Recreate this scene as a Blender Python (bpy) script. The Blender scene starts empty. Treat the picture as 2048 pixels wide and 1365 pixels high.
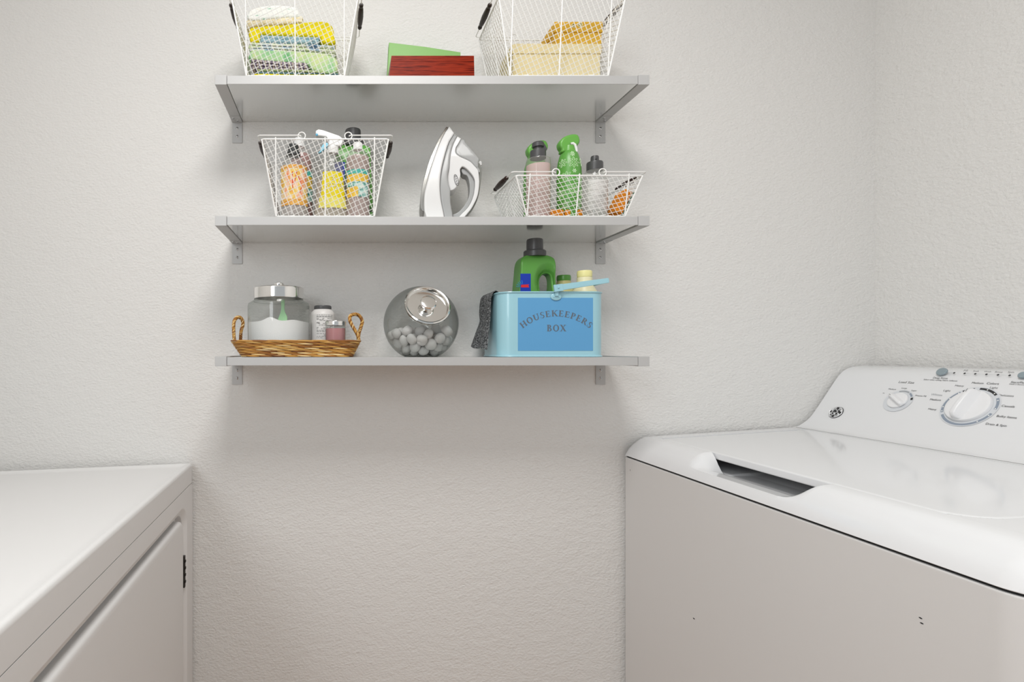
import bpy, bmesh, math, random
from mathutils import Vector as V, Matrix
from mathutils.geometry import delaunay_2d_cdt
R = math.radians
random.seed(7)
C = bpy.context.scene.collection

# ---------------------------------------------------------------- camera, world, lights, exposure
F, D, CX, CY, CZ = 1080.0, 1.5, 675.0, 702.0, 1.2      # focal length (px), wall distance, principal point, eye height
cd = bpy.data.cameras.new('camera'); cam = bpy.data.objects.new('camera', cd); C.objects.link(cam)
cam.location = (0, -D, CZ); cam.rotation_euler = (R(90), 0, 0)
cd.sensor_width = 36; cd.lens = F/2048*36
cd.shift_x = (1024-CX)/2048; cd.shift_y = (CY-682.5)/2048; cd.clip_start = .02
bpy.context.scene.camera = cam

w = bpy.data.worlds.new('world'); bpy.context.scene.world = w; w.use_nodes = True
w.node_tree.nodes['Background'].inputs[0].default_value = (.93, .97, 1.0, 1)
w.node_tree.nodes['Background'].inputs[1].default_value = .45

def area(name, loc, rot, sx, sy, power, col):
    l = bpy.data.lights.new(name, 'AREA'); l.shape = 'RECTANGLE'; l.size = sx; l.size_y = sy
    l.energy = power; l.color = col
    o = bpy.data.objects.new(name, l); C.objects.link(o); o.location = loc; o.rotation_euler = rot
    return o
area('ceiling_lamp_light', (.08, -1.22, 2.62), (0, 0, 0), .6, .6, 22.5, (1, .985, .965))
area('doorway_daylight', (-1.05, -2.6, 2.0), (R(90), 0, R(-74)), .9, 1.1, 25, (.93, .97, 1))
bpy.context.scene.cycles.transparent_max_bounces = 32

vs = bpy.context.scene.view_settings
vs.view_transform = 'Standard'; vs.look = 'None'; vs.gamma = 1; vs.use_curve_mapping = False
vs.exposure = 0.04

# ---------------------------------------------------------------- helpers
def W(px, py, d): return V(((px-CX)*d/F, d-D, CZ+(CY-py)*d/F))
def X_(px, d): return (px-CX)*d/F
def Z_(py, d): return CZ+(CY-py)*d/F
def lin(h):
    h = h.lstrip('#'); o = []
    for i in (0, 2, 4):
        c = int(h[i:i+2], 16)/255
        o.append(c/12.92 if c <= .04045 else ((c+.055)/1.055)**2.4)
    return (*o, 1)

def mat(name, col, rough=.5, metal=0, spec=.5, trans=0, ior=1.45, bump=None, coat=0, alpha=1, aniso=0, sub=0):
    """bump = (scale, strength, distance, stretch)"""
    m = bpy.data.materials.new(name); m.use_nodes = True
    nt = m.node_tree; b = nt.nodes['Principled BSDF']
    if isinstance(col, str): col = lin(col)
    b.inputs['Base Color'].default_value = col
    b.inputs['Roughness'].default_value = rough; b.inputs['Metallic'].default_value = metal
    b.inputs['Specular IOR Level'].default_value = spec
    b.inputs['Transmission Weight'].default_value = trans; b.inputs['IOR'].default_value = ior
    b.inputs['Coat Weight'].default_value = coat; b.inputs['Alpha'].default_value = alpha
    b.inputs['Anisotropic'].default_value = aniso
    if sub:
        b.inputs['Subsurface Weight'].default_value = sub
        b.inputs['Subsurface Scale'].default_value = .01
    if bump:
        tc = nt.nodes.new('ShaderNodeTexCoord'); mp = nt.nodes.new('ShaderNodeMapping')
        n = nt.nodes.new('ShaderNodeTexNoise'); bp = nt.nodes.new('ShaderNodeBump')
        nt.links.new(tc.outputs['Object'], mp.inputs[0]); nt.links.new(mp.outputs[0], n.inputs['Vector'])
        if len(bump) > 3: mp.inputs['Scale'].default_value = bump[3]
        n.inputs['Scale'].default_value = bump[0]; n.inputs['Detail'].default_value = 3
        bp.inputs['Strength'].default_value = bump[1]; bp.inputs['Distance'].default_value = bump[2]
        nt.links.new(n.outputs['Fac'], bp.inputs['Height']); nt.links.new(bp.outputs[0], b.inputs['Normal'])
    return m

def ramp_mat(name, stops, scale=20, rough=.7, kind='noise', stretch=(1, 1, 1), detail=3, rot=(0, 0, 0), bump=0, metal=0, distort=0, interp='LINEAR'):
    m = mat(name, '#808080', rough, metal); nt = m.node_tree; b = nt.nodes['Principled BSDF']
    tc = nt.nodes.new('ShaderNodeTexCoord'); mp = nt.nodes.new('ShaderNodeMapping')
    mp.inputs['Scale'].default_value = stretch; mp.inputs['Rotation'].default_value = rot
    nt.links.new(tc.outputs['Object'], mp.inputs[0])
    if kind == 'noise':
        n = nt.nodes.new('ShaderNodeTexNoise'); n.inputs['Scale'].default_value = scale
        n.inputs['Detail'].default_value = detail; n.inputs['Distortion'].default_value = distort; out = n.outputs['Fac']
    elif kind == 'wave':
        n = nt.nodes.new('ShaderNodeTexWave'); n.inputs['Scale'].default_value = scale
        n.inputs['Distortion'].default_value = distort; n.inputs['Detail'].default_value = detail; out = n.outputs['Fac']
    elif kind == 'island':
        n = nt.nodes.new('ShaderNodeNewGeometry'); out = n.outputs['Random Per Island']
    else:
        n = nt.nodes.new('ShaderNodeTexVoronoi'); n.inputs['Scale'].default_value = scale; out = n.outputs['Distance']
    if kind != 'island': nt.links.new(mp.outputs[0], n.inputs['Vector'])
    r = nt.nodes.new('ShaderNodeValToRGB'); r.color_ramp.interpolation = interp
    el = r.color_ramp.elements
    while len(el) < len(stops): el.new(.5)
    for e, (p, c) in zip(el, stops): e.position = p; e.color = lin(c)
    nt.links.new(out, r.inputs[0]); nt.links.new(r.outputs[0], b.inputs['Base Color'])
    if bump:
        bp = nt.nodes.new('ShaderNodeBump'); bp.inputs['Strength'].default_value = .6; bp.inputs['Distance'].default_value = bump
        nt.links.new(out, bp.inputs['Height']); nt.links.new(bp.outputs[0], b.inputs['Normal'])
    return m

def thin_glass(name, tint, edge=.35, haze=0.0, hazecol='#ffffff', body=None):
    """thin clear wall: transparent, fresnel reflections, tinted towards grazing view as a real thin wall is"""
    m = bpy.data.materials.new(name); m.use_nodes = True; nt = m.node_tree
    for n in list(nt.nodes):
        if n.type != 'OUTPUT_MATERIAL': nt.nodes.remove(n)
    out = [n for n in nt.nodes if n.type == 'OUTPUT_MATERIAL'][0]
    lw = nt.nodes.new('ShaderNodeLayerWeight'); lw.inputs[0].default_value = edge
    mixc = nt.nodes.new('ShaderNodeMix'); mixc.data_type = 'RGBA'
    c = lin(tint); mixc.inputs[6].default_value = (1-(1-c[0])*.25, 1-(1-c[1])*.25, 1-(1-c[2])*.25, 1); mixc.inputs[7].default_value = c
    nt.links.new(lw.outputs['Facing'], mixc.inputs[0])
    tr = nt.nodes.new('ShaderNodeBsdfTransparent'); nt.links.new(mixc.outputs[2], tr.inputs[0])
    gl = nt.nodes.new('ShaderNodeBsdfGlossy'); gl.inputs['Roughness'].default_value = .03
    lf = nt.nodes.new('ShaderNodeLayerWeight'); lf.inputs[0].default_value = .5
    pw = nt.nodes.new('ShaderNodeMath'); pw.operation = 'POWER'; pw.inputs[1].default_value = 4.5
    nt.links.new(lf.outputs['Facing'], pw.inputs[0])
    fr = nt.nodes.new('ShaderNodeMath'); fr.operation = 'MULTIPLY_ADD'; fr.inputs[1].default_value = .75; fr.inputs[2].default_value = .035
    nt.links.new(pw.outputs[0], fr.inputs[0])
    s = nt.nodes.new('ShaderNodeMixShader'); nt.links.new(fr.outputs[0], s.inputs[0])
    nt.links.new(tr.outputs[0], s.inputs[1]); nt.links.new(gl.outputs[0], s.inputs[2])
    last = s
    if haze:
        df = nt.nodes.new('ShaderNodeBsdfDiffuse'); df.inputs[0].default_value = lin(hazecol)
        tl = nt.nodes.new('ShaderNodeBsdfTranslucent'); tl.inputs[0].default_value = lin(hazecol)
        h = nt.nodes.new('ShaderNodeMixShader'); h.inputs[0].default_value = .4
        nt.links.new(df.outputs[0], h.inputs[1]); nt.links.new(tl.outputs[0], h.inputs[2])
        s2 = nt.nodes.new('ShaderNodeMixShader'); s2.inputs[0].default_value = haze
        nt.links.new(s.outputs[0], s2.inputs[1]); nt.links.new(h.outputs[0], s2.inputs[2]); last = s2
    nt.links.new(last.outputs[0], out.inputs[0])
    return m

class MB:
    def __init__(s): s.v = []; s.f = []; s.m = []
    def add(s, vs, fs, mi=0):
        o = len(s.v); s.v += [V(p) for p in vs]
        for f in fs: s.f.append([i+o for i in f]); s.m.append(mi)
        return s
    def box(s, x0, x1, y0, y1, z0, z1, mi=0):
        return s.add([(x0,y0,z0),(x1,y0,z0),(x1,y1,z0),(x0,y1,z0),(x0,y0,z1),(x1,y0,z1),(x1,y1,z1),(x0,y1,z1)],
                     [(0,3,2,1),(4,5,6,7),(0,1,5,4),(1,2,6,5),(2,3,7,6),(3,0,4,7)], mi)
    def bbox(s, x0, x1, y0, y1, z0, z1, b=.002, mi=0, seg=2):
        bm = bmesh.new(); bmesh.ops.create_cube(bm, size=1)
        for v in bm.verts: v.co = V(((x0+x1)/2+v.co.x*(x1-x0), (y0+y1)/2+v.co.y*(y1-y0), (z0+z1)/2+v.co.z*(z1-z0)))
        bmesh.ops.bevel(bm, geom=bm.edges[:], offset=b, segments=seg, profile=.5, affect='EDGES')
        return s.bm(bm, mi)
    def bm(s, bm, mi=0):
        bm.verts.index_update()
        s.add([v.co.copy() for v in bm.verts], [[v.index for v in f.verts] for f in bm.faces], mi); bm.free(); return s
    def rings(s, rings, mi=0, closed=True, cap0=False, cap1=False, loop=False):
        n = len(rings[0]); vs = [p for r in rings for p in r]; fs = []
        m = len(rings)
        for i in range(m if loop else m-1):
            for j in range(n if closed else n-1):
                a = i*n+j; b = i*n+(j+1) % n; i2 = (i+1) % m
                fs.append((a, b, i2*n+(j+1) % n, i2*n+j))
        if cap0: fs.append(tuple(reversed(range(n))))
        if cap1: fs.append(tuple(range((m-1)*n, m*n)))
        return s.add(vs, fs, mi)
    def lathe(s, prof, c, n=40, sy=1, mi=0, M=None, a0=0, a1=2*math.pi):
        full = abs(a1-a0-2*math.pi) < 1e-6; k = n if full else n+1
        rings = []
        for r, z in prof:
            ring = []
            for j in range(k):
                t = a0+(a1-a0)*j/n
                p = V((r*math.cos(t), r*sy*math.sin(t), z))
                if M is not None: p = M @ p
                ring.append(p+V(c))
            rings.append(ring)
        return s.rings(rings, mi, closed=full)
    def tube(s, path, r, n=8, closed=False, mi=0, cap=True):
        path = [V(p) for p in path]; m = len(path); rr = r if isinstance(r, (list, tuple)) else [r]*m
        rings = []; up = None
        for i, p in enumerate(path):
            a = path[(i-1) % m] if (closed or i > 0) else p
            b = path[(i+1) % m] if (closed or i < m-1) else p
            t = (b-a).normalized()
            if up is None:
                up = V((0, 0, 1)) if abs(t.z) < .9 else V((1, 0, 0))
            u = (up-t*up.dot(t))
            if u.length < 1e-6: u = t.orthogonal()
            u.normalize(); up = u; v = t.cross(u)
            rings.append([p+(u*math.cos(2*math.pi*j/n)+v*math.sin(2*math.pi*j/n))*rr[i] for j in range(n)])
        return s.rings(rings, mi, loop=closed, cap0=cap and not closed, cap1=cap and not closed)
    def sphere(s, c, r, mi=0, seg=16, rg=10, M=None):
        if not isinstance(r, (tuple, list)): r = (r, r, r)
        prof = []
        rings = []
        for i in range(rg+1):
            a = math.pi*i/rg
            ring = []
            for j in range(seg):
                t = 2*math.pi*j/seg
                p = V((r[0]*max(math.sin(a), 1e-4)*math.cos(t), r[1]*max(math.sin(a), 1e-4)*math.sin(t), -r[2]*math.cos(a)))
                if M is not None: p = M @ p
                ring.append(p+V(c))
            rings.append(ring)
        return s.rings(rings, mi, cap0=True, cap1=True)
    def poly(s, pts, mi=0):
        return s.add(pts, [tuple(range(len(pts)))], mi)
    def puff(s, pts, yc, h, b=.003, mi=0, seg=3, hb=None):
        """outline pts [(x,z)] given half thickness h (number or function), rounded rims of radius b"""
        A = sum(pts[i][0]*pts[(i+1) % len(pts)][1]-pts[(i+1) % len(pts)][0]*pts[i][1] for i in range(len(pts)))
        if A < 0: pts = pts[::-1]
        n = len(pts); nor = []
        for i in range(n):
            a = V(pts[i-1]); c = V(pts[i]); d = V(pts[(i+1) % n])
            e1 = (c-a); e2 = (d-c)
            n1 = V((-e1.y, e1.x)); n2 = V((-e2.y, e2.x))
            if n1.length > 0: n1.normalize()
            if n2.length > 0: n2.normalize()
            q = n1+n2
            q = q.normalized() if q.length > 1e-6 else n1
            nor.append(q)
        hf = h if callable(h) else (lambda x, z: h)
        hg = hb if callable(hb) else ((lambda x, z: hb) if hb is not None else hf)
        rings = []
        def ring(ins, sgn, dy, fn):
            out = []
            for i in range(n):
                x = pts[i][0]+nor[i].x*ins; z = pts[i][1]+nor[i].y*ins
                hh = max(fn(pts[i][0], pts[i][1]), .0006)
                out.append((x, yc+sgn*max(hh-dy, .0002), z))
            return out
        for k in range(seg+1):
            a = math.pi/2*k/seg
            rings.append(ring(b*(1-math.sin(a)), -1, b*(1-math.cos(a)), hf))
        for k in range(seg, -1, -1):
            a = math.pi/2*k/seg
            rings.append(ring(b*(1-math.sin(a)), 1, b*(1-math.cos(a)), hg))
        inner = callable(h) or callable(hb)
        s.rings(rings, mi)
        for rg, sg, fn in ((rings[0], -1, hf), (rings[-1], 1, hg)):
            B = [V((p[0], p[2])) for p in rg]; ys = [p[1] for p in rg]
            x0, x1 = min(p.x for p in B), max(p.x for p in B); z0, z1 = min(p.y for p in B), max(p.y for p in B)
            g = max(.0035, (x1-x0)/26); I = []
            z = z0+g/2
            while inner and z < z1:
                x = x0+g/2
                while x < x1:
                    if min((x-p.x)**2+(z-p.y)**2 for p in B) > (g*.5)**2: I.append(V((x, z)))
                    x += g
                z += g
            vo, _, fo, vi, _, _ = delaunay_2d_cdt(B+I, [(i, (i+1) % n) for i in range(n)], [], 1, 1e-7)
            out = []
            for p, src in zip(vo, vi):
                k = [q for q in src if q < n]
                out.append((p.x, ys[k[0]] if k else yc+sg*max(fn(p.x, p.y), .0006), p.y))
            s.add(out, [list(f) for f in fo], mi)
        return s
    def mesh(s, name, mats, off=V((0, 0, 0)), angle=35, smooth=True):
        me = bpy.data.meshes.new(name)
        me.from_pydata([tuple(p-off) for p in s.v], [], s.f); me.update()
        for m in mats: me.materials.append(m)
        for p, mi in zip(me.polygons, s.m): p.material_index = mi
        bm = bmesh.new(); bm.from_mesh(me)
        bmesh.ops.remove_doubles(bm, verts=bm.verts[:], dist=1e-6)
        ng = [f for f in bm.faces if len(f.verts) > 4]
        if ng: bmesh.ops.triangulate(bm, faces=ng, ngon_method='EAR_CLIP')
        bmesh.ops.recalc_face_normals(bm, faces=bm.faces[:])
        bm.to_mesh(me); bm.free()
        if smooth:
            for p in me.polygons: p.use_smooth = True
            me.set_sharp_from_angle(angle=R(angle))
        return me

def smoothpts(p, k=4, closed=True):
    """Catmull-Rom through points"""
    out = []; n = len(p); P = [V(q) for q in p]
    rng = range(n) if closed else range(n-1)
    for i in rng:
        a = P[(i-1) % n] if (closed or i > 0) else P[i]
        b = P[i]; c = P[(i+1) % n]; d = P[(i+2) % n] if (closed or i < n-2) else c
        for j in range(k):
            t = j/k
            out.append(.5*((2*b)+(c-a)*t+(2*a-5*b+4*c-d)*t*t+(3*b-a-3*c+d)*t**3))
    if not closed: out.append(P[-1])
    return out

def weighted(o):
    md = o.modifiers.new('weighted_normals', 'WEIGHTED_NORMAL'); md.keep_sharp = True; md.weight = 60; md.mode = 'FACE_AREA'

class Thing:
    def __init__(s, name, label, cat, loc, group=None, rot=(0, 0, 0)):
        s.L = V(loc); o = bpy.data.objects.new(name, None); o.empty_display_size = .02
        C.objects.link(o); o.location = loc; o.rotation_euler = rot; s.o = o
        o['label'] = label; o['category'] = cat
        if group: o['group'] = group
    def part(s, name, m, mats, parent=None, label=None, local=False, angle=35, smooth=True, wn=True):
        if not isinstance(mats, (list, tuple)): mats = [mats]
        me = m.mesh(name, mats, V((0, 0, 0)) if local else s.L, angle, smooth)
        o = bpy.data.objects.new(name, me); C.objects.link(o); o.parent = parent or s.o
        if smooth and wn: weighted(o)
        if label: o['label'] = label
        return o
def single(name, m, mats, label, cat, loc, group=None, angle=35, smooth=True):
    if not isinstance(mats, (list, tuple)): mats = [mats]
    me = m.mesh(name, mats, V(loc), angle, smooth)
    o = bpy.data.objects.new(name, me); C.objects.link(o); o.location = loc
    o['label'] = label; o['category'] = cat
    if group: o['group'] = group
    return o
def copy_tree(o, parent=None):
    c = o.copy(); C.objects.link(c)
    c.parent = parent
    for ch in o.children: copy_tree(ch, c)
    return c
def struct(name, m, mats):
    if not isinstance(mats, (list, tuple)): mats = [mats]
    o = bpy.data.objects.new(name, m.mesh(name, mats, smooth=False)); C.objects.link(o); o['kind'] = 'structure'
    return o
def rrect(x0, x1, y0, y1, r, k=6):
    """rounded rectangle outline; r number or 4 radii (x1y1, x0y1, x0y0, x1y0)"""
    if not isinstance(r, (tuple, list)): r = (r,)*4
    out = []
    for (cx, cy, a0), q in zip((((x1), (y1), 0), ((x0), (y1), 90), ((x0), (y0), 180), ((x1), (y0), 270)), r):
        q = max(q, 1e-5); ccx = cx-q if cx == x1 else cx+q; ccy = cy-q if cy == y1 else cy+q
        for j in range(k+1):
            a = R(a0+90*j/k); out.append((ccx+q*math.cos(a), ccy+q*math.sin(a)))
    return out

_tc = {}
def text_mesh(body):
    if body in _tc: return _tc[body]
    cu = bpy.data.curves.new('t', 'FONT'); cu.body = body; cu.resolution_u = 3
    o = bpy.data.objects.new('t', cu); C.objects.link(o)
    dg = bpy.context.evaluated_depsgraph_get(); dg.update()
    me = bpy.data.meshes.new_from_object(o.evaluated_get(dg))
    vs = [v.co.copy() for v in me.vertices]; fs = [list(p.vertices) for p in me.polygons]
    bpy.data.objects.remove(o); bpy.data.curves.remove(cu); bpy.data.meshes.remove(me)
    x0 = min(v.x for v in vs); x1 = max(v.x for v in vs)
    y0 = min(v.y for v in vs); y1 = max(v.y for v in vs)
    _tc[body] = (vs, fs, x0, x1, y0, y1); return _tc[body]
def put_text(m, body, width, fn, hs=1.0, mi=0):
    """fn maps centred text coordinates (x right, y up, metres) to a point"""
    vs, fs, x0, x1, y0, y1 = text_mesh(body); s = width/(x1-x0); cx = (x0+x1)/2; cy = (y0+y1)/2
    m.add([fn((v.x-cx)*s, (v.y-cy)*s*hs) for v in vs], fs, mi)

# ---------------------------------------------------------------- materials
def wall_material(name, base):
    m = mat(name, base, .75, spec=.25); nt = m.node_tree; b = nt.nodes['Principled BSDF']
    tc = nt.nodes.new('ShaderNodeTexCoord')
    mp = nt.nodes.new('ShaderNodeMapping'); mp.inputs['Scale'].default_value = (1, 1, 1.5); mp.inputs['Rotation'].default_value = (0, R(30), 0)
    nt.links.new(tc.outputs['Object'], mp.inputs[0])
    n1 = nt.nodes.new('ShaderNodeTexNoise'); n1.inputs['Scale'].default_value = 125; n1.inputs['Detail'].default_value = 4; n1.inputs['Roughness'].default_value = .55
    n2 = nt.nodes.new('ShaderNodeTexNoise'); n2.inputs['Scale'].default_value = 33; n2.inputs['Detail'].default_value = 2
    nt.links.new(mp.outputs[0], n1.inputs['Vector']); nt.links.new(mp.outputs[0], n2.inputs['Vector'])
    ad = nt.nodes.new('ShaderNodeMath'); ad.operation = 'MULTIPLY_ADD'; ad.inputs[1].default_value = .8
    nt.links.new(n2.outputs['Fac'], ad.inputs[0]); nt.links.new(n1.outputs['Fac'], ad.inputs[2])
    bp = nt.nodes.new('ShaderNodeBump'); bp.inputs['Strength'].default_value = .55; bp.inputs['Distance'].default_value = .0045
    nt.links.new(ad.outputs[0], bp.inputs['Height']); nt.links.new(bp.outputs[0], b.inputs['Normal'])
    return m
M_wall = wall_material('textured_wall_paint', (.74, .73, .71, 1))
M_ceil = mat('ceiling_paint', (.8, .8, .78, 1), .8)
M_floor = ramp_mat('beige_floor', [(.3, '#a8856a'), (.7, '#bd9a7c')], 6, .45)
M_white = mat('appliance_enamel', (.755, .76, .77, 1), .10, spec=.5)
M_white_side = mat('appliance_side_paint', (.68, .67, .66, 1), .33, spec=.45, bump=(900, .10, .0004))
M_dryer = mat('dryer_enamel', (.74, .735, .73, 1), .42, spec=.5, bump=(700, .08, .0004))
M_dark = mat('dark_gap', (.012, .012, .013, 1), .6)
M_greyplastic = mat('grey_button_plastic', '#8c999f', .35)
M_knob = mat('white_knob_plastic', (.80, .80, .81, 1), .25)
M_knobside = mat('pale_grey_plastic', '#c9cccf', .3)
M_ink = mat('black_print', '#303033', .5)
M_greyink = mat('grey_print', '#a3a6aa', .5)
M_bluegrey = mat('blue_grey_print', '#8d97a5', .5)
M_palering = mat('pale_ring_print', '#d3d6da', .35)
M_chrome = mat('polished_chrome', (.86, .85, .83, 1), .11, metal=1)
M_shelf = mat('satin_aluminium', (.86, .86, .845, 1), .15, metal=.95, bump=(900, .05, .0002, (1, 8, 8)))
M_shelffront = mat('satin_aluminium_edge', (.50, .50, .495, 1), .5, metal=.2)
M_bracket = mat('bracket_steel', (.50, .50, .495, 1), .5, metal=.15)
M_screw = mat('screw_steel', (.6, .6, .6, 1), .25, metal=1)
M_slot = mat('screw_slot', (.10, .10, .10, 1), .5)
M_wire = mat('white_coated_wire', (.82, .82, .80, 1), .35)
M_grip = ramp_mat('dark_turned_wood', [(.3, '#140a07'), (.7, '#301a12')], 60, .45, stretch=(1, .15, 1))
M_cap = mat('charcoal_cap_plastic', '#4a4a4b', .35)
M_blackcap = mat('black_cap_plastic', '#353838', .4)
M_whitecap = mat('white_cap_plastic', '#e9e9e8', .35)
M_green = mat('green_plastic', '#5b9a44', .32)
M_greenhead = mat('bright_green_plastic', '#65a648', .32)
M_clear = thin_glass('clear_plastic', '#e9e9e6', .3, .14, '#f4f4f2')
M_glass = thin_glass('clear_glass', '#dfe3e0', .35, .03, '#f0f2f0')
M_bowl = thin_glass('smoky_glass', '#c0c3c0', .5, .04, '#c9cfcc')

# ---------------------------------------------------------------- room
XR, XL, YF, ZC = X_(1751, 1.5), -1.28, -4.2, 2.66
m = MB(); m.add([(XL, 0, 0), (XR, 0, 0), (XR, 0, ZC), (XL, 0, ZC)], [(0, 1, 2, 3)]); struct('wall_back', m, M_wall)
m = MB(); m.add([(XR, 0, 0), (XR, -2.6, 0), (XR, -2.6, ZC), (XR, 0, ZC)], [(0, 1, 2, 3)]); struct('wall_right', m, M_wall)
m = MB(); m.add([(XL, 0, 0), (XL, -2.6, 0), (XL, -2.6, ZC), (XL, 0, ZC)], [(3, 2, 1, 0)]); struct('wall_left', m, M_wall)
m = MB(); m.add([(-3, 0, 0), (3, 0, 0), (3, YF, 0), (-3, YF, 0)], [(3, 2, 1, 0)]); struct('floor', m, M_floor)
m = MB(); m.add([(XL, 0, ZC), (XR, 0, ZC), (XR, -2.6, ZC), (XL, -2.6, ZC)], [(0, 1, 2, 3)]); struct('ceiling', m, M_ceil)

# ---------------------------------------------------------------- wall shelves
DF = .858*D; YS = DF-D                                   # shelf front edge
ZT, ZM, ZB = Z_(152, DF), Z_(434, DF), Z_(715, DF)
TH = .0205
XS0, XS1 = X_(453.5, DF), X_(1276, DF); XO0, XO1 = X_(430, DF), X_(1298.5, DF)
def make_shelf():
    t = Thing('wall_shelf', '', 'shelf', ((XO0+XO1)/2, 0, 0))
    m = MB(); m.bbox(XS0+.0008, XS1-.0008, YS+.001, -.0008, -TH+.0015, 0, .0008)
    t.part('board', m, M_shelf)
    m = MB(); m.bbox(XS0+.0008, XS1-.0008, YS-.001, YS+.0008, -TH+.0008, .0002, .0005)
    t.part('front_edge', m, M_shelffront)
    for x0, x1 in ((XO0, XS0), (XS1, XO1)):
        m = MB()
        m.bbox(x0, x1, YS-.002, -.043, -TH-.001, .0018, .001)
        m.bbox(x0, x1, -.0426, -.0035, -TH-.0018, .0018, .0006)
        m.bbox(x0, x1, -.0032, -.0002, -TH-.058, .0018, .0006)
        br = t.part('bracket', m, M_bracket)
        xc = (x0+x1)/2
        def screw(p, ax):
            q = MB(); a = R(random.uniform(0, 90))
            if ax == 'y':
                Mx = Matrix.Rotation(R(90), 4, 'X'); nrm = V((0, -1, 0))
                e = lambda u: V((math.cos(u), 0, math.sin(u)))
            else:
                Mx = Matrix.Rotation(R(180), 4, 'X'); nrm = V((0, 0, -1))
                e = lambda u: V((math.cos(u), math.sin(u), 0))
            q.lathe([(0, .0016), (.0022, .0014), (.0036, .0006), (.004, 0)], p, 14, M=Mx)
            for k in (0, 1):
                d1 = e(a+k*R(90)); d2 = e(a+R(90)+k*R(90))
                b0 = V(p)+nrm*.0017
                q.add([b0+d1*.0026+d2*.0004, b0+d1*.0026-d2*.0004, b0-d1*.0026-d2*.0004, b0-d1*.0026+d2*.0004], [(0, 1, 2, 3)], 1)
            t.part('screw', q, [M_screw, M_slot], parent=br)
        screw((xc, -.0034, -TH-.018), 'y'); screw((xc, -.0034, -TH-.040), 'y')
        screw((xc-.005, -.031, -TH-.0019), 'z'); screw((xc+.004, -.016, -TH-.0019), 'z')
    return t.o
sh = make_shelf(); sh.location.z = ZT
sh['label'] = 'top grey metal wall shelf carrying two tall wire baskets and a wooden box'
sh['group'] = 'metal wall shelves'
for z, lb in ((ZM, 'middle grey metal wall shelf carrying the steam iron between two wire baskets'),
              (ZB, 'lowest grey metal wall shelf carrying the wicker tray and blue tin')):
    c = copy_tree(sh); c.location.z = z; c['label'] = lb

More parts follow.
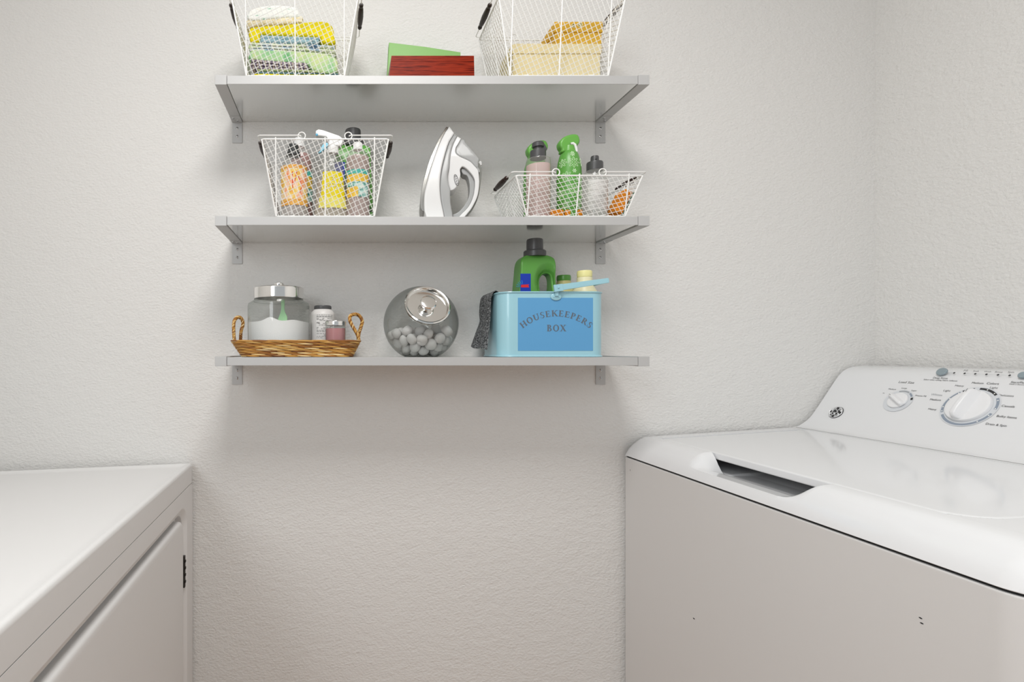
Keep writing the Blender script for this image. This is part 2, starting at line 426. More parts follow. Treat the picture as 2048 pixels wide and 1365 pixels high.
# ---------------------------------------------------------------- wire baskets
YB = 1.291-D                                            # basket front bottom
def make_basket(H, ang, sp):
    """origin: middle of front bottom wire"""
    t = Thing('wire_basket', '', 'basket', (0, 0, 0))
    RW, BW, yf, yr, yb0, yb1 = .1495, .1175, -.018, .160, 0, .144
    z0 = .0022
    rim = [V((-RW, yf, H)), V((RW, yf, H)), V((RW, yr, H)), V((-RW, yr, H))]
    bot = [V((-BW, yb0, z0)), V((BW, yb0, z0)), V((BW, yb1, z0)), V((-BW, yb1, z0))]
    m = MB()
    m.tube([V((x, y, H)) for x, y in rrect(-RW, RW, yf, yr, .008, 4)], .0019, 8, closed=True)
    m.tube([V((x, y, z0)) for x, y in rrect(-BW, BW, yb0, yb1, .006, 4)], .0017, 8, closed=True)
    for a, b in zip(bot, rim): m.tube([a, a.lerp(b, .5), b], .0019, 8)
    for x in (-BW+.001, 0, BW-.001):
        for (ya, yz, o) in ((yb0, yf, -.002), (yb1, yr, .002)):
            m.tube([V((x, ya, z0)), V((x, ya+(yz-ya)*.97+o, H*.97)), V((x, yz+o, H+.003)), V((x, yz-o, H+.002))], .0017, 8)
    for y in (.06,):
        for sx in (-1, 1):
            m.tube([V((sx*BW, y+.01, z0)), V((sx*RW, y, H))], .0017, 8)
    for i in range(1, 12): m.tube([V((-BW+2*BW*i/12, yb0, z0)), V((-BW+2*BW*i/12, yb1, z0))], .0012, 5)
    t.part('frame', m, M_wire)
    mm = MB()
    def panel(p):
        o = p[0]; e1 = (p[1]-p[0]).normalized(); nn = e1.cross(p[3]-p[0]).normalized(); e2 = nn.cross(e1)
        P = [((q-o).dot(e1), (q-o).dot(e2)) for q in p]
        for a in ang:
            dx, dy = math.cos(R(a)), math.sin(R(a)); nx, ny = -dy, dx
            off = [x*nx+y*ny for x, y in P]; k = min(off)+sp*.6
            while k < max(off):
                hits = []
                for i in range(4):
                    s0 = P[i][0]*nx+P[i][1]*ny-k; s1 = P[(i+1) % 4][0]*nx+P[(i+1) % 4][1]*ny-k
                    if s0*s1 < 0:
                        f = s0/(s0-s1); hits.append((P[i][0]+(P[(i+1) % 4][0]-P[i][0])*f, P[i][1]+(P[(i+1) % 4][1]-P[i][1])*f))
                if len(hits) == 2:
                    q = [o+e1*h[0]+e2*h[1]+nn*(.0004 if a == ang[0] else -.0004) for h in hits]
                    if (q[0]-q[1]).length > .003: mm.tube(q, .00078, 4, cap=False)
                k += sp
    for i in range(4):
        j = (i+1) % 4; panel([bot[i], bot[j], rim[j], rim[i]])
    t.part('mesh_sides', mm, M_wire)
    for x in (-.078, .078):
        mm = MB(); mm.bbox(x-.006, x+.006, -.0022, .003, .0002, .0042, .0006)
        t.part('clip', mm, M_wire)
    hz = H+.0085
    for sx in (-1, 1):
        m = MB(); xr = sx*.056; xo = sx*(RW+.009)
        y0, y1 = yf-.001, yr+.001
        p = [V((xr, y0, hz-.002)), V((xr+sx*.004, y0, hz))]+[V((xo-sx*.004, y0, hz)), V((xo, y0+.004, hz)), V((xo, (y0+y1)/2, hz-.001)), V((xo, y1-.004, hz)), V((xo-sx*.004, y1, hz)), V((xr+sx*.004, y1, hz)), V((xr, y1, hz-.002))]
        m.tube(p, .0013, 8)
        h = t.part('handle', m, M_wire)
        for yy in (y0+.001, y1-.001):
            m = MB(); m.tube([V((xr-sx*.001+.0085*math.cos(a), yy, H+.0075+.0085*math.sin(a))) for a in [2*math.pi*i/20 for i in range(20)]], .0014, 8, closed=True)
            t.part('ring', m, M_wire, parent=h)
        m = MB(); L = .1; ym = (y0+y1)/2
        prof = [(.0, 0), (.0035, .0), (.0055, .004), (.0052, .009), (.0036, .012), (.0036, .014), (.0058, .018), (.0066, .03), (.0074, .05),
                (.0066, .07), (.0058, .082), (.0036, .086), (.0036, .088), (.0052, .091), (.0055, .096), (.0035, .1), (0, .1)]
        m.lathe([(r, z-.05) for r, z in prof], (xo, ym, hz-.001), 14, M=Matrix.Rotation(R(-90), 4, 'X'))
        t.part('grip', m, M_grip, parent=h, label='dark turned wooden grip')
    return t.o
tall = make_basket(.180, (-66, 25), .0111)
tall.location = (X_(589.5, 1.29)+.0015, YB, ZT); tall['group'] = 'white wire baskets'
tall['label'] = 'tall white wire basket holding folded cloths, at left of top shelf'
c = copy_tree(tall); c.location = (X_(1121, 1.29)-.003, YB, ZT); c['label'] = 'tall white wire basket holding two lidded boxes, right end of top shelf'
c = copy_tree(tall); c.location = (X_(650.5, 1.29), YB, ZM); c['label'] = 'tall white wire basket of cleaning bottles on middle shelf, left of iron'
low = make_basket(.094, (-56, 14), .0098)
low.location = (X_(1153.5, 1.29)-.0015, YB, ZM); low['group'] = 'white wire baskets'
low['label'] = 'shallow white wire basket with sponges and soap bottles, right of iron'

# ---------------------------------------------------------------- folded cloths (top left basket)
def pxo(pts, d): return [((x-CX)*d/F, CZ+(CY-y)*d/F) for x, y in pts]
BX = .0045                                              # cloths stand on the basket floor wires
def cloth_stack():
    d = 1.325                                           # front of the stack
    items = [  # name, label, material, bottom curve, top curve (x,y at left, middle, right), layers, depth
        ('folded_towel', 'bright yellow folded towel, bottommost in the basket stack', ymat, (510, 655), [(176, 176, 176), (146, 147, 148)], 2),
        ('folded_cloth', 'slate blue thin folded cloth just above the lowest yellow towel', bmat2, (512, 676), [(146, 147, 148), (141, 142, 145)], 1),
        ('folded_cloth', 'olive green thin folded cloth below the plaid one', gmat2, (516, 668), [(141, 142, 145), (136, 138, 143)], 1),
        ('folded_napkin', 'purple and beige plaid folded napkin', plaid, (501, 616), [(136, 138, 140), (117, 123, 126)], 3),
        ('folded_towel', 'mottled green towel folded thick, draped beside the plaid napkin', gmat, (498, 673), [(117, 124, 128), (99, 105, 113)], 2),
        ('folded_napkin', 'pale floral napkin with navy edging above the green towel', floral, (497, 671), [(99, 105, 112), (85, 87, 89)], 3),
        ('folded_cloth', 'light blue folded cloth under the big yellow towel', blue, (520, 639), [(85, 86, 86), (56, 60, 60)], 3),
        ('folded_towel', 'bright yellow folded towel, upper one of the stack', ymat, (497, 667), [(68, 68, 67), (52, 46, 43)], 1),
        ('folded_towel', 'tan and white printed folded towel, second from stack top', tan, (494, 602), [(52, 47, 44), (37, 33, 28)], 1),
        ('folded_towel', 'white towel with faint green flecks, topmost of the stack', white, (497, 596), [(37, 33, 28), (22, 9, 13)], 1)]
    for name, lb, mt, (xa, xb), (bo, to), ly in items:
        m = MB()
        def cur(c, t): return c[0]*(1-t)**2+2*(2*c[1]-.5*(c[0]+c[2]))*t*(1-t)*1+c[2]*t*t if False else (c[0]*(1-t)*(1-2*t)+c[1]*4*t*(1-t)+c[2]*t*(2*t-1))
        for k in range(ly):
            f0, f1 = k/ly, (k+1)/ly
            pts = []; N = 10
            jit = 2.0*((k*37) % 3-1) if ly > 1 else 0
            A, Bx = xa+abs(jit), xb-abs(jit)*1.4
            for i in range(N+1):
                t = i/N; y = cur(bo, t)+(cur(to, t)-cur(bo, t))*f0; pts.append((A+(Bx-A)*t, y-.15))
            ym = cur(bo, 1)+(cur(to, 1)-cur(bo, 1))*(f0+f1)/2; hh = abs(cur(to, 1)-cur(bo, 1))*(f1-f0)/2
            for a in (-50, -20, 20, 50): pts.append((Bx+min(hh, 7)*.55*math.cos(R(a)), ym-hh*math.sin(R(a))))
            for i in range(N, -1, -1):
                t = i/N; y = cur(bo, t)+(cur(to, t)-cur(bo, t))*f1
                y += .5*math.sin(t*9+k*2+xa); pts.append((A+(Bx-A)*t, y+.15))
            ym = cur(bo, 0)+(cur(to, 0)-cur(bo, 0))*(f0+f1)/2; hh = abs(cur(to, 0)-cur(bo, 0))*(f1-f0)/2
            for a in (50, 20, -20, -50): pts.append((A-min(hh, 7)*.55*math.cos(R(a)), ym-hh*math.sin(R(a))))
            o = pxo(pts, d); zmn = ZT+BX
            o = [(x, max(z, zmn)) for x, z in o]
            th = max(z for x, z in o)-min(z for x, z in o)
            m.puff(o, d-D+.055, .053+.002*((k*7+len(lb)) % 3-1), min(.006, th*.38), seg=4)
        if 'upper one' in lb:
            m = MB(); m.puff(pxo(smoothpts([(497, 62), (502, 54), (530, 50), (570, 48), (610, 43), (645, 41), (660, 46), (667, 58), (669, 72), (670, 85.5), (650, 85.5), (641, 84), (641, 76), (628, 73), (580, 71), (535, 68), (521, 69), (519.5, 80), (512, 85), (502, 84), (498, 74)], 4), d), d-D+.055, .055, .007, seg=5)
        if 0 and 'upper one' in lb:                                # this one folds down over both ends of the blue cloth
            for (xa_, xb_, w) in ((498, 512, -1), (646, 668, 1)):
                m.puff(pxo(smoothpts([(xa_, 62), (xb_, 62), (xb_+(2 if w > 0 else 3), 85.5), (xa_+(3 if w < 0 else 0), 85.5)], 4), d), d-D+.055, .053, .004)
        if 'mottled' in lb:
            m = MB(); m.puff(pxo(smoothpts([(498, 108), (504, 100), (540, 99), (600, 103), (645, 107), (670, 114), (676, 128), (674, 141), (662, 146), (640, 144), (624, 138), (614, 129), (585, 126), (540, 123), (500, 118)], 4), d), d-D+.055, .055, .006, seg=5)
        if 'draped nowhere' in lb:                                  # the thick right half hangs down to the lower cloths
            m.puff(pxo(smoothpts([(622, 112), (668, 112), (676, 120), (674, 146), (650, 144), (622, 138)], 4), d), d-D+.055, .052, .006)
        if 'topmost of the stack' in lb:
            m = MB(); m.puff(pxo(smoothpts([(495, 36), (496, 24), (508, 14), (545, 8), (580, 10), (594, 15), (598, 24), (598, 33), (575, 33.5), (545, 36), (515, 40)], 4), d), d-D+.055, .053, .006, seg=5)
        single(name, m, mt, lb, 'towel' if 'towel' in name else 'cloth', (X_((xa+xb)/2, d), d-D+.055, max(ZT+BX, Z_(sum(bo)/3, d))),
               'folded cloths in the top basket', angle=50)
ymat = ramp_mat('yellow_terry', [(.3, '#dccb00'), (.7, '#f2e000')], 60, .8, bump=.002)
bmat2 = mat('slate_blue_cotton', '#5f7f88', .8, bump=(300, .3, .001))
gmat2 = ramp_mat('olive_cotton', [(.3, '#8fa070'), (.7, '#b5bf8f')], 40, .8)
plaid = ramp_mat('plaid_cotton', [(.1, '#75697c'), (.35, '#c3b7b6'), (.65, '#c0b29c'), (.9, '#8d8090')], 16, .8, 'wave', detail=1, distort=1.5)
gmat = ramp_mat('mottled_green_cotton', [(.3, '#5fae74'), (.45, '#a5cf9a'), (.6, '#cfdc9e'), (.75, '#a9c79a')], 22, .8, stretch=(1, 1, .6), detail=4)
floral = ramp_mat('floral_cotton', [(.3, '#35567a'), (.42, '#9db9cf'), (.5, '#dfe2cf'), (.62, '#b4c98d'), (.75, '#dfe6e2')], 55, .8, stretch=(.5, 1, 1.6), detail=4)
blue = ramp_mat('light_blue_cotton', [(.3, '#85a9b6'), (.7, '#a9c6cf')], 40, .8, bump=.002)
tan = ramp_mat('tan_print_cotton', [(.34, '#8f8a5e'), (.44, '#d8c9a0'), (.6, '#e6dcc0'), (.75, '#c9b27a')], 80, .8, stretch=(.6, 1, 1.5), detail=4)
white = ramp_mat('flecked_white_cotton', [(.3, '#7fb39a'), (.38, '#dfe3dd'), (.6, '#e9e8e3'), (.75, '#cfcabc')], 90, .8, stretch=(.5, 1, 1.6), detail=4)
cloth_stack()

# ---------------------------------------------------------------- boxes on the top shelf
M_cream = ramp_mat('cream_cardboard', [(.3, '#e0d09f'), (.7, '#e9dcb4')], 14, .7)
M_ybox = ramp_mat('golden_cardboard', [(.3, '#cf9f22'), (.7, '#dcb03a')], 12, .6)
def lidded_box(name, lb, x0, x1, yt, yl, zb, d0, d1, mt, extra=None):
    xa, xb = X_(x0, d0), X_(x1, d0); zt, zl = Z_(yt, d0), Z_(yl, d0)
    t = Thing(name, lb, 'box', ((xa+xb)/2, (d0+d1)/2-D, zb))
    m = MB(); m.bbox(xa+.0025, xb-.0025, d0-D+.0025, d1-D-.0025, zb, zl+.006, .001); t.part('box_body', m, mt)
    m = MB(); m.bbox(xa, xb, d0-D, d1-D, zl, zt, .0015); lid = t.part('lid', m, mt)
    return t, lid, xa, xb, zt, zl
t, lid, xa, xb, zt, zl = lidded_box('lidded_box', 'cream cardboard box with lid, lower one in right top basket', 1024.5, 1203.5, 87, 107, ZT+BX, 1.322, 1.425, M_cream)
zcream = zt
t, lid, xa, xb, zt, zl = lidded_box('lidded_box', 'golden yellow lidded box stacked on the cream box', 1109, 1206, 43, 64, zcream+.0004, 1.334, 1.425, M_ybox)
m = MB()
for cx, rr in ((1147, 5), (1160, 6)):
    c = W(cx, 51 if cx < 1150 else 49, 1.334-.0006)
    for k in range(7):
        a = k*math.pi*2/7
        e = c+V((math.cos(a), 0, math.sin(a)))*rr*.55*1.23e-3
        m.poly([e+V((math.cos(a+q)*rr*.45*1.23e-3, 0, math.sin(a+q)*rr*.35*1.23e-3)) for q in [i*math.pi/4 for i in range(8)]])
t.part('printed_flowers', m, mat('pale_flower_print', '#efe2a6', .6), parent=lid)

# red wooden box and green folder
M_wood = ramp_mat('red_polished_wood', [(.30, '#2a0a06'), (.42, '#6a1d10'), (.55, '#8a2c18'), (.72, '#6a1f12')], 22, .3, stretch=(.6, 1, 9), detail=6, distort=.7)
M_wood.node_tree.nodes['Principled BSDF'].inputs['Specular IOR Level'].default_value = .06
d0, d1 = 1.292, 1.40
xa, xb = X_(783, d0), X_(948, d0); zt = Z_(111.5, d0)
t = Thing('wooden_box', 'dark red wooden box lying low between the top shelf baskets', 'box', ((xa+xb)/2, (d0+d1)/2-D, ZT))
m = MB()
A = [V((xa-.0055, d0-D-.002, ZT)), V((xb+.0005, d0-D-.002, ZT)), V((xb+.0005, d1-D, ZT)), V((xa-.0055, d1-D, ZT))]
Bt = [V((xa, d0-D, zt)), V((xb, d0-D, zt)), V((xb, d1-D, zt)), V((xa, d1-D, zt))]
zc = ZT+(zt-ZT)*.72
m.rings([A, [a.lerp(b, .72) for a, b in zip(A, Bt)]], cap0=True, cap1=True)
t.part('box_body', m, M_wood, smooth=False)
m = MB(); m.rings([[a.lerp(b, .735) for a, b in zip(A, Bt)], Bt], cap0=True, cap1=True)
t.part('lid', m, M_wood, smooth=False)
m = MB(); o = pxo([(772, 176), (778, 85.5), (850, 94), (921, 105), (921, 176)], 1.42)
o[0] = (o[0][0], ZT); o[-1] = (o[-1][0], ZT)
m.puff(o, 1.432-D, .014, .002)
single('document_box', m, mat('leaf_green_card', '#86b56b', .5), 'light green tapering folder standing behind the red wooden box', 'folder', (X_(848, 1.432), 1.432-D, ZT))

# ---------------------------------------------------------------- bottle helpers
def lp(m, cx, d, prof, zbase=None, n=36, sy=1, mi=0, a0=0, a1=2*math.pi, grow=0):
    pr = [(max(hw*d/F+grow, 0), (Z_(y, d) if y is not None else zbase)) for hw, y in prof]
    return m.lathe(pr, (X_(cx, d), d-D, 0), n, sy, mi, a0=a0, a1=a1)
def ribs(m, cx, d, r, y0, y1, n=22):
    rr = r*d/F; z0, z1 = Z_(y1, d), Z_(y0, d)
    for k in range(n):
        a = 2*math.pi*k/n; c = V((X_(cx, d)+rr*math.cos(a), d-D+rr*math.sin(a), 0))
        m.tube([c+V((0, 0, z0)), c+V((0, 0, z1))], .0006, 5)
def patch(m, cx, d, hw, y0, y1, a0, a1, grow=.0004, n=20, sy=1, mi=0, hw1=None):
    """curved label over part of a round bottle; angles in degrees, 270 faces the camera"""
    hw1 = hw1 or hw
    return m.lathe([(hw1*d/F+grow, Z_(y1, d)), (hw*d/F+grow, Z_(y0, d))], (X_(cx, d), d-D, 0), n, sy, mi, a0=R(a0), a1=R(a1))

ZBK = ZM+BX
M_liqgrey = thin_glass('clear_liquid', '#f2eeec', .3, .55, '#f4eeec')
M_liqpink = thin_glass('pink_liquid', '#f4e2e0', .3, .75, '#f7dedb')
M_liqred = thin_glass('reddish_liquid', '#e0bab6', .3, .7, '#d6a39f')
M_liqmauve = thin_glass('mauve_liquid', '#ecdedc', .3, .75, '#e8d0cc')
M_liqwarm = thin_glass('pale_amber_liquid', '#efe8e0', .3, .65, '#f2e7d8')
M_lab1 = ramp_mat('orange_yellow_label', [(.28, '#e8684e'), (.38, '#f3a678'), (.48, '#f4dcc0'), (.58, '#f0cf6a'), (.70, '#e9ab42')], 40, .45, stretch=(1.6, 1, .8), detail=2)
M_labrim = ramp_mat('orange_hatch_label', [(.3, '#d98a2c'), (.6, '#eab95c')], 90, .45, stretch=(.5, 1, 3))
M_laby = mat('yellow_label', '#e6d500', .4)
M_laby2 = mat('pale_yellow_label', '#e8df6a', .4)
M_teal = mat('teal_label', '#4fb3a6', .4)
M_amber = ramp_mat('amber_label', [(.3, '#e0b238'), (.7, '#efc94c')], 40, .4)
M_hatch = ramp_mat('hatched_pale_blue_label', [(.4, '#3f8f86'), (.55, '#bfe0da'), (.7, '#e2eae0')], 130, .4, stretch=(.6, 1, 1.4))
M_pinktxt = mat('pink_print', '#d760a8', .5); M_redtxt = mat('red_print', '#d83a2a', .5)
M_labelwhite = mat('white_print', '#f2f2ee', .5)
M_bluelab = mat('deep_blue_label', '#1237a8', .35); M_redlab = mat('red_label', '#d8262c', .4); M_cyan = mat('light_blue_print', '#3aa0dd', .4)

GB = 'bottles in the tall middle-shelf basket'
# 1 clear bottle with orange label and black flip cap
d = 1.335; cx = 589.5
t = Thing('cleaner_bottle', 'clear bottle with orange and yellow label under a black cap', 'bottle', (X_(cx, d), d-D, ZBK), GB, (0, R(-1), 0))
m = MB(); lp(m, cx, d, [(0, None), (24, None), (27, 436), (27, 350), (26, 338), (22, 326), (15, 317), (11, 313), (9, 311)], ZBK); b = t.part('bottle_body', m, M_clear)
m = MB(); lp(m, cx, d, [(0, None), (23, None), (25.8, 436), (25.8, 350), (24, 338), (0, 338)], ZBK+.0015); t.part('liquid', m, M_liqgrey, parent=b)
m = MB(); patch(m, cx, d, 27, 345, 413, 205, 345, .0006); patch(m, cx, d, 27, 338, 345, 205, 345, .0008, mi=1); patch(m, cx, d, 27, 405, 417, 205, 345, .0008, mi=1)
for (u0, y0, u1, y1, mi) in ((-8, 358, -6, 388, 2), (-1, 352, -1, 385, 3), (10, 360, 16, 380, 3), (16, 380, 12, 395, 3), (3, 372, 8, 350, 3)):
    pts = []
    for k in range(6):
        f = k/5; u = u0+(u1-u0)*f; y = y0+(y1-y0)*f; a = math.asin(max(-1, min(1, u/27)))
        pts.append(V((X_(cx, d)+27.6*d/F*math.sin(a), d-D-27.6*d/F*math.cos(a), Z_(y, d))))
    m.tube(pts, .0010, 5, mi=mi)
t.part('label', m, [M_lab1, M_labrim, M_amber, M_redtxt], parent=b)
m = MB(); lp(m, cx-.5, d, [(0, 313), (14, 313), (14.2, 310), (13, 306), (10.5, 304), (10.5, 294), (9.5, 290.5), (7, 289.5), (0, 289.5)])
t.part('cap', m, M_blackcap)
# 2 reddish bottle, white ribbed cap
d = 1.40; cx = 606
t = Thing('soap_bottle', 'slim bottle of reddish liquid with white ribbed cap, behind orange-labelled one', 'bottle', (X_(cx, d), d-D, ZBK), GB, (0, R(-1.5), 0))
m = MB(); lp(m, cx, d, [(0, None), (18, None), (21, 450), (21, 325), (19, 310), (14, 300), (9, 296), (8, 294)], ZBK); b = t.part('bottle_body', m, M_clear)
m = MB(); lp(m, cx, d, [(0, None), (17, None), (19.8, 450), (19.8, 326), (18, 313), (17, 311), (0, 311)], ZBK+.0015); t.part('liquid', m, M_liqred, parent=b)
m = MB(); patch(m, cx, d, 21, 347, 358, 210, 350, mi=0); patch(m, cx, d, 21, 358, 382, 210, 350, mi=1); patch(m, cx, d, 21, 382, 408, 210, 350, mi=2)
t.part('label', m, [M_teal, M_amber, M_hatch], parent=b)
m = MB(); lp(m, cx-3, d, [(0, 295), (10, 295), (10, 279), (9, 277), (0, 277)]); ribs(m, cx-3, d, 10, 279, 294); t.part('cap', m, M_whitecap)
# 3 spray bottle with yellow label
d = 1.335; cx = 664
t = Thing('spray_bottle', 'clear spray bottle with yellow label and white trigger head with blue lever', 'bottle', (X_(cx, d), d-D, ZBK), GB)
m = MB(); lp(m, cx-2, d, [(0, None), (32, None), (36, 440), (34, 420), (30, 380), (26, 350), (22, 328), (16, 316), (10, 310), (9.5, 305)], ZBK, sy=.62); b = t.part('bottle_body', m, M_clear)
m = MB(); lp(m, cx-2, d, [(0, None), (31, None), (34.6, 440), (32.6, 420), (28.6, 380), (26.5, 362), (0, 362)], ZBK+.0015, sy=.6); t.part('liquid', m, M_liqwarm, parent=b)
m = MB()
m.lathe([(34.2*d/F, Z_(421, d)), (32*d/F, Z_(400, d))], (X_(cx-2, d), d-D-.0006, 0), 24, .62, 1, a0=R(225), a1=R(335))
m.lathe([(32*d/F, Z_(400, d)), (29*d/F, Z_(372, d)), (26*d/F, Z_(348, d))], (X_(cx-2, d), d-D-.0006, 0), 24, .62, 0, a0=R(232), a1=R(330))
for (ux, uy, n, r) in ((676, 376, 9, 12), (668, 362, 5, 5), (657, 378, 6, 8)):
    for k in range(n):
        a = 2*math.pi*k/n
        q = [W(ux+math.cos(a)*r*f, uy+math.sin(a)*r*f, d-.0005) for f in (.3, 1)]
        for p in q:
            u = (p.x-X_(cx-2, d))/(29*d/F); p.y = d-D-.62*29*d/F*math.sqrt(max(0, 1-u*u))-.0022
        m.tube(q, .0007, 4, mi=2)
t.part('label', m, [M_laby, M_laby2, M_labelwhite], parent=b)
m = MB(); lp(m, cx+2, d, [(0, 308), (10.5, 308), (11.5, 300), (11.5, 296), (9, 294.5), (9, 291), (0, 290)])
sh_ = pxo([(631.5, 271), (631.8, 265), (637, 262), (646, 263.5), (662, 269), (678, 274.5), (684, 279), (686, 288), (681, 295), (657, 294), (658, 284), (652, 277), (640, 275.5), (632.5, 275)], d)
m.puff(sh_, d-D, .0115, .003); hd = t.part('spray_head', m, M_whitecap)
m = MB(); m.puff(pxo(smoothpts([(655, 287), (648, 288), (643, 295), (640, 303), (636, 307), (641, 306), (649, 299), (656, 293)], 3), d), d-D, .004, .001)
t.part('trigger', m, mat('sky_blue_plastic', '#8ccbe2', .35), parent=hd, label='light blue trigger lever')
m = MB(); m.lathe([(0, .0012), (.0022, .001), (.0032, 0)], W(633.6, 269.5, d-.0116), 14, M=Matrix.Rotation(R(90), 4, 'X'))
t.part('nozzle', m, mat('nozzle_blue', '#5aa7c8', .4), parent=hd)
# 5 front right bottle
d = 1.335; cx = 715.5
t = Thing('dish_soap_bottle', 'mauve soap bottle with teal and amber label, white ribbed cap, nearest the basket right side', 'bottle', (X_(cx, d), d-D, ZBK), GB)
m = MB(); lp(m, cx, d, [(0, None), (21, None), (24, 440), (24, 325), (22, 313), (16, 305), (10, 302), (9, 300)], ZBK); b = t.part('bottle_body', m, M_clear)
m = MB(); lp(m, cx, d, [(0, None), (20, None), (22.8, 440), (22.8, 325), (21, 316), (0, 316)], ZBK+.0015); t.part('liquid', m, M_liqmauve, parent=b)
m = MB(); patch(m, cx, d, 24, 346, 355, 205, 325, mi=0); patch(m, cx, d, 24, 355, 370, 205, 325, mi=1); patch(m, cx, d, 24, 370, 380, 205, 325, mi=2)
patch(m, cx, d, 24, 380, 400, 205, 270, mi=1); patch(m, cx, d, 24, 380, 400, 270, 325, mi=2)
t.part('label', m, [M_teal, M_amber, M_hatch], parent=b)
m = MB(); lp(m, cx, d, [(0, 301), (9.2, 301), (9, 288.5), (8, 286.5), (0, 286.5)]); ribs(m, cx, d, 9, 288, 300); t.part('cap', m, M_whitecap)

# detergent jug (used twice)
def jug(lb, ox, oy, d, zbase, group):
    """coordinates as in the bottom-shelf jug, shifted by (ox, oy)"""
    S = lambda pts: [(x+ox, y+oy) for x, y in pts]
    t = Thing('detergent_jug', lb, 'bottle', (X_(1069+ox, d), d-D, zbase), group)
    out = smoothpts([(1049, 513), (1041, 517), (1035.5, 527), (1034, 550), (1031, 585), (1030, 640)], 4, closed=False)
    inner = smoothpts([(1072, 640), (1074, 600), (1074.5, 566), (1077, 556), (1083, 550.5), (1091, 550), (1096, 556), (1098, 575), (1099, 640)], 4, closed=False)
    right = smoothpts([(1108, 640), (1106, 585), (1104, 550), (1103.5, 525), (1099, 517), (1090, 513)], 4, closed=False)
    o = pxo(S([(p[0], p[1]) for p in list(out)+list(inner)+list(right)]), d)
    o = [(x, max(z, zbase+.02)) for x, z in o]
    zc = [Z_(552+oy, d), Z_(513+oy, d)]; xc = X_(1086+ox, d)
    def hh(x, z):
        a = .030
        k = max(0, min(1, (z-zc[0])/(zc[1]-zc[0])))
        h = a*(1-.42*k**2.2)
        q = math.hypot((x-xc)/.030, (z-Z_(566+oy, d))/.045)
        return h*(.42+.58*min(1, max(0, (q-.35)/.75)))
    m = MB(); m.puff(o, d-D, hh, .0042, seg=5)
    lo = [(X_(1030+ox, d), zbase), (X_(1108+ox, d), zbase), (X_(1108+ox, d), zbase+.03), (X_(1030+ox, d), zbase+.03)]
    m.puff(lo, d-D, .030, .006)
    b = t.part('jug_body', m, M_green, angle=60)
    m = MB(); lp(m, 1069.5+ox, d, [(0, 514+oy), (21.5, 514+oy), (21.5, 504+oy), (20, 502+oy), (16, 501+oy), (15.6, 481+oy), (14.5, 479+oy), (0, 479+oy)])
    t.part('cap', m, M_cap)
    m = MB()
    xa, xb = X_(1032+ox, d), X_(1053+ox, d); yl = d-D-.0305
    m.add([V((xa, yl, Z_(640+oy, d))), V((xb, yl, Z_(640+oy, d))), V((xb, yl, Z_(551+oy, d))), V((xa+.001, yl, Z_(551+oy, d)))], [(0, 1, 2, 3)], 0)
    y2 = yl-.0002
    m.add([V((X_(1034+ox, d), y2, Z_(573+oy, d))), V((X_(1050+ox, d), y2, Z_(572+oy, d))), V((X_(1048+ox, d), y2, Z_(574.5+oy, d))), V((X_(1050+ox, d), y2, Z_(578+oy, d))), V((X_(1034+ox, d), y2, Z_(578+oy, d)))], [(0, 1, 2, 3, 4)], 1)
    for k in range(5):
        a = R(100+k*18); c = V((X_(1038+ox, d), y2, Z_(578+oy, d)))
        m.tube([c+V((math.cos(a), 0, math.sin(a)))*.009, c+V((math.cos(a), 0, math.sin(a)))*.018], .0006, 4, mi=2)
    t.part('label', m, [M_bluelab, M_redlab, M_cyan], parent=b, label='blue label with red ribbon')
    return t
jug('green detergent jug with large black cap, rear right of the tall bottle basket', 1069.5*0-363.5+0, -218.5, 1.403, ZBK, GB)

# ---------------------------------------------------------------- steam iron
d = 1.372
def ic(pts, k=0, closed=True):
    q = []
    for x, y in pts:
        px, py = 800+x*.14652, 240+y*.14652
        q.append((px, py))
    return pxo(q, d)
zheel = ZM+.0004
ztip = Z_(253, d)
def iw(x, z):
    t_ = max(0, min(1, (ztip-z)/(ztip-ZM)))
    return .052*math.sin(min(1, t_*1.25+.02)*math.pi/2)**.8
def sm(p): return [(q.x, q.y) for q in smoothpts([(a_, b_, 0) for a_, b_ in p], 4, closed=False)]
def clampz(o): return [(x, max(z, zheel)) for x, z in o]
EB = 1440
t = Thing('steam_iron', 'white and grey steam iron standing on its heel on the middle shelf', 'iron', (X_(893, d), d-D, ZM), rot=(0, 0, R(-7)))
t.o.location.x += .0035
M_iwhite = mat('iron_white_plastic', '#dadad9', .28); M_igrey = mat('iron_grey_plastic', '#a2a3a2', .3); M_igrey2 = mat('iron_dark_grey_plastic', '#7d7e78', .35)
M_isole = mat('iron_sole_steel', (.26, .255, .24, 1), .38, metal=1)
m = MB(); m.puff(clampz(ic(sm([(612, 100), (560, 190), (500, 300), (440, 440), (380, 590), (330, 760), (285, 940), (262, 1080), (254, 1180), (260, 1250), (283, 1292), (312, 1297)])+sm([(312, 1240), (305, 1150), (314, 1060), (336, 950), (376, 780), (436, 590), (486, 440), (536, 310), (596, 190), (640, 108)]))), d-D, lambda x, z: iw(x, z)*.84, .001)
t.part('soleplate', m, M_isole, label='polished steel soleplate')
skirtR = sm([(715, 215), (690, 260), (640, 350), (600, 470), (565, 600), (535, 730), (515, 870), (510, 1000), (518, 1120), (535, 1230), (555, 1322), (575, EB)])
m = MB(); m.puff(clampz(ic([(655, 92)]+skirtR+sm([(345, EB), (322, 1360), (305, 1290), (302, 1150), (312, 1050), (337, 940), (377, 780), (432, 600), (482, 450), (537, 310), (597, 185)]))), d-D, lambda x, z: iw(x, z)*.97, .004)
t.part('skirt', m, M_iwhite)
bandR_ = [(755, 255), (700, 370), (668, 480), (650, 590), (638, 700), (622, 780), (618, 860), (630, 940), (650, 1010), (650, 1100), (655, 1200), (675, 1322), (690, EB)]
bandR = sm(bandR_)
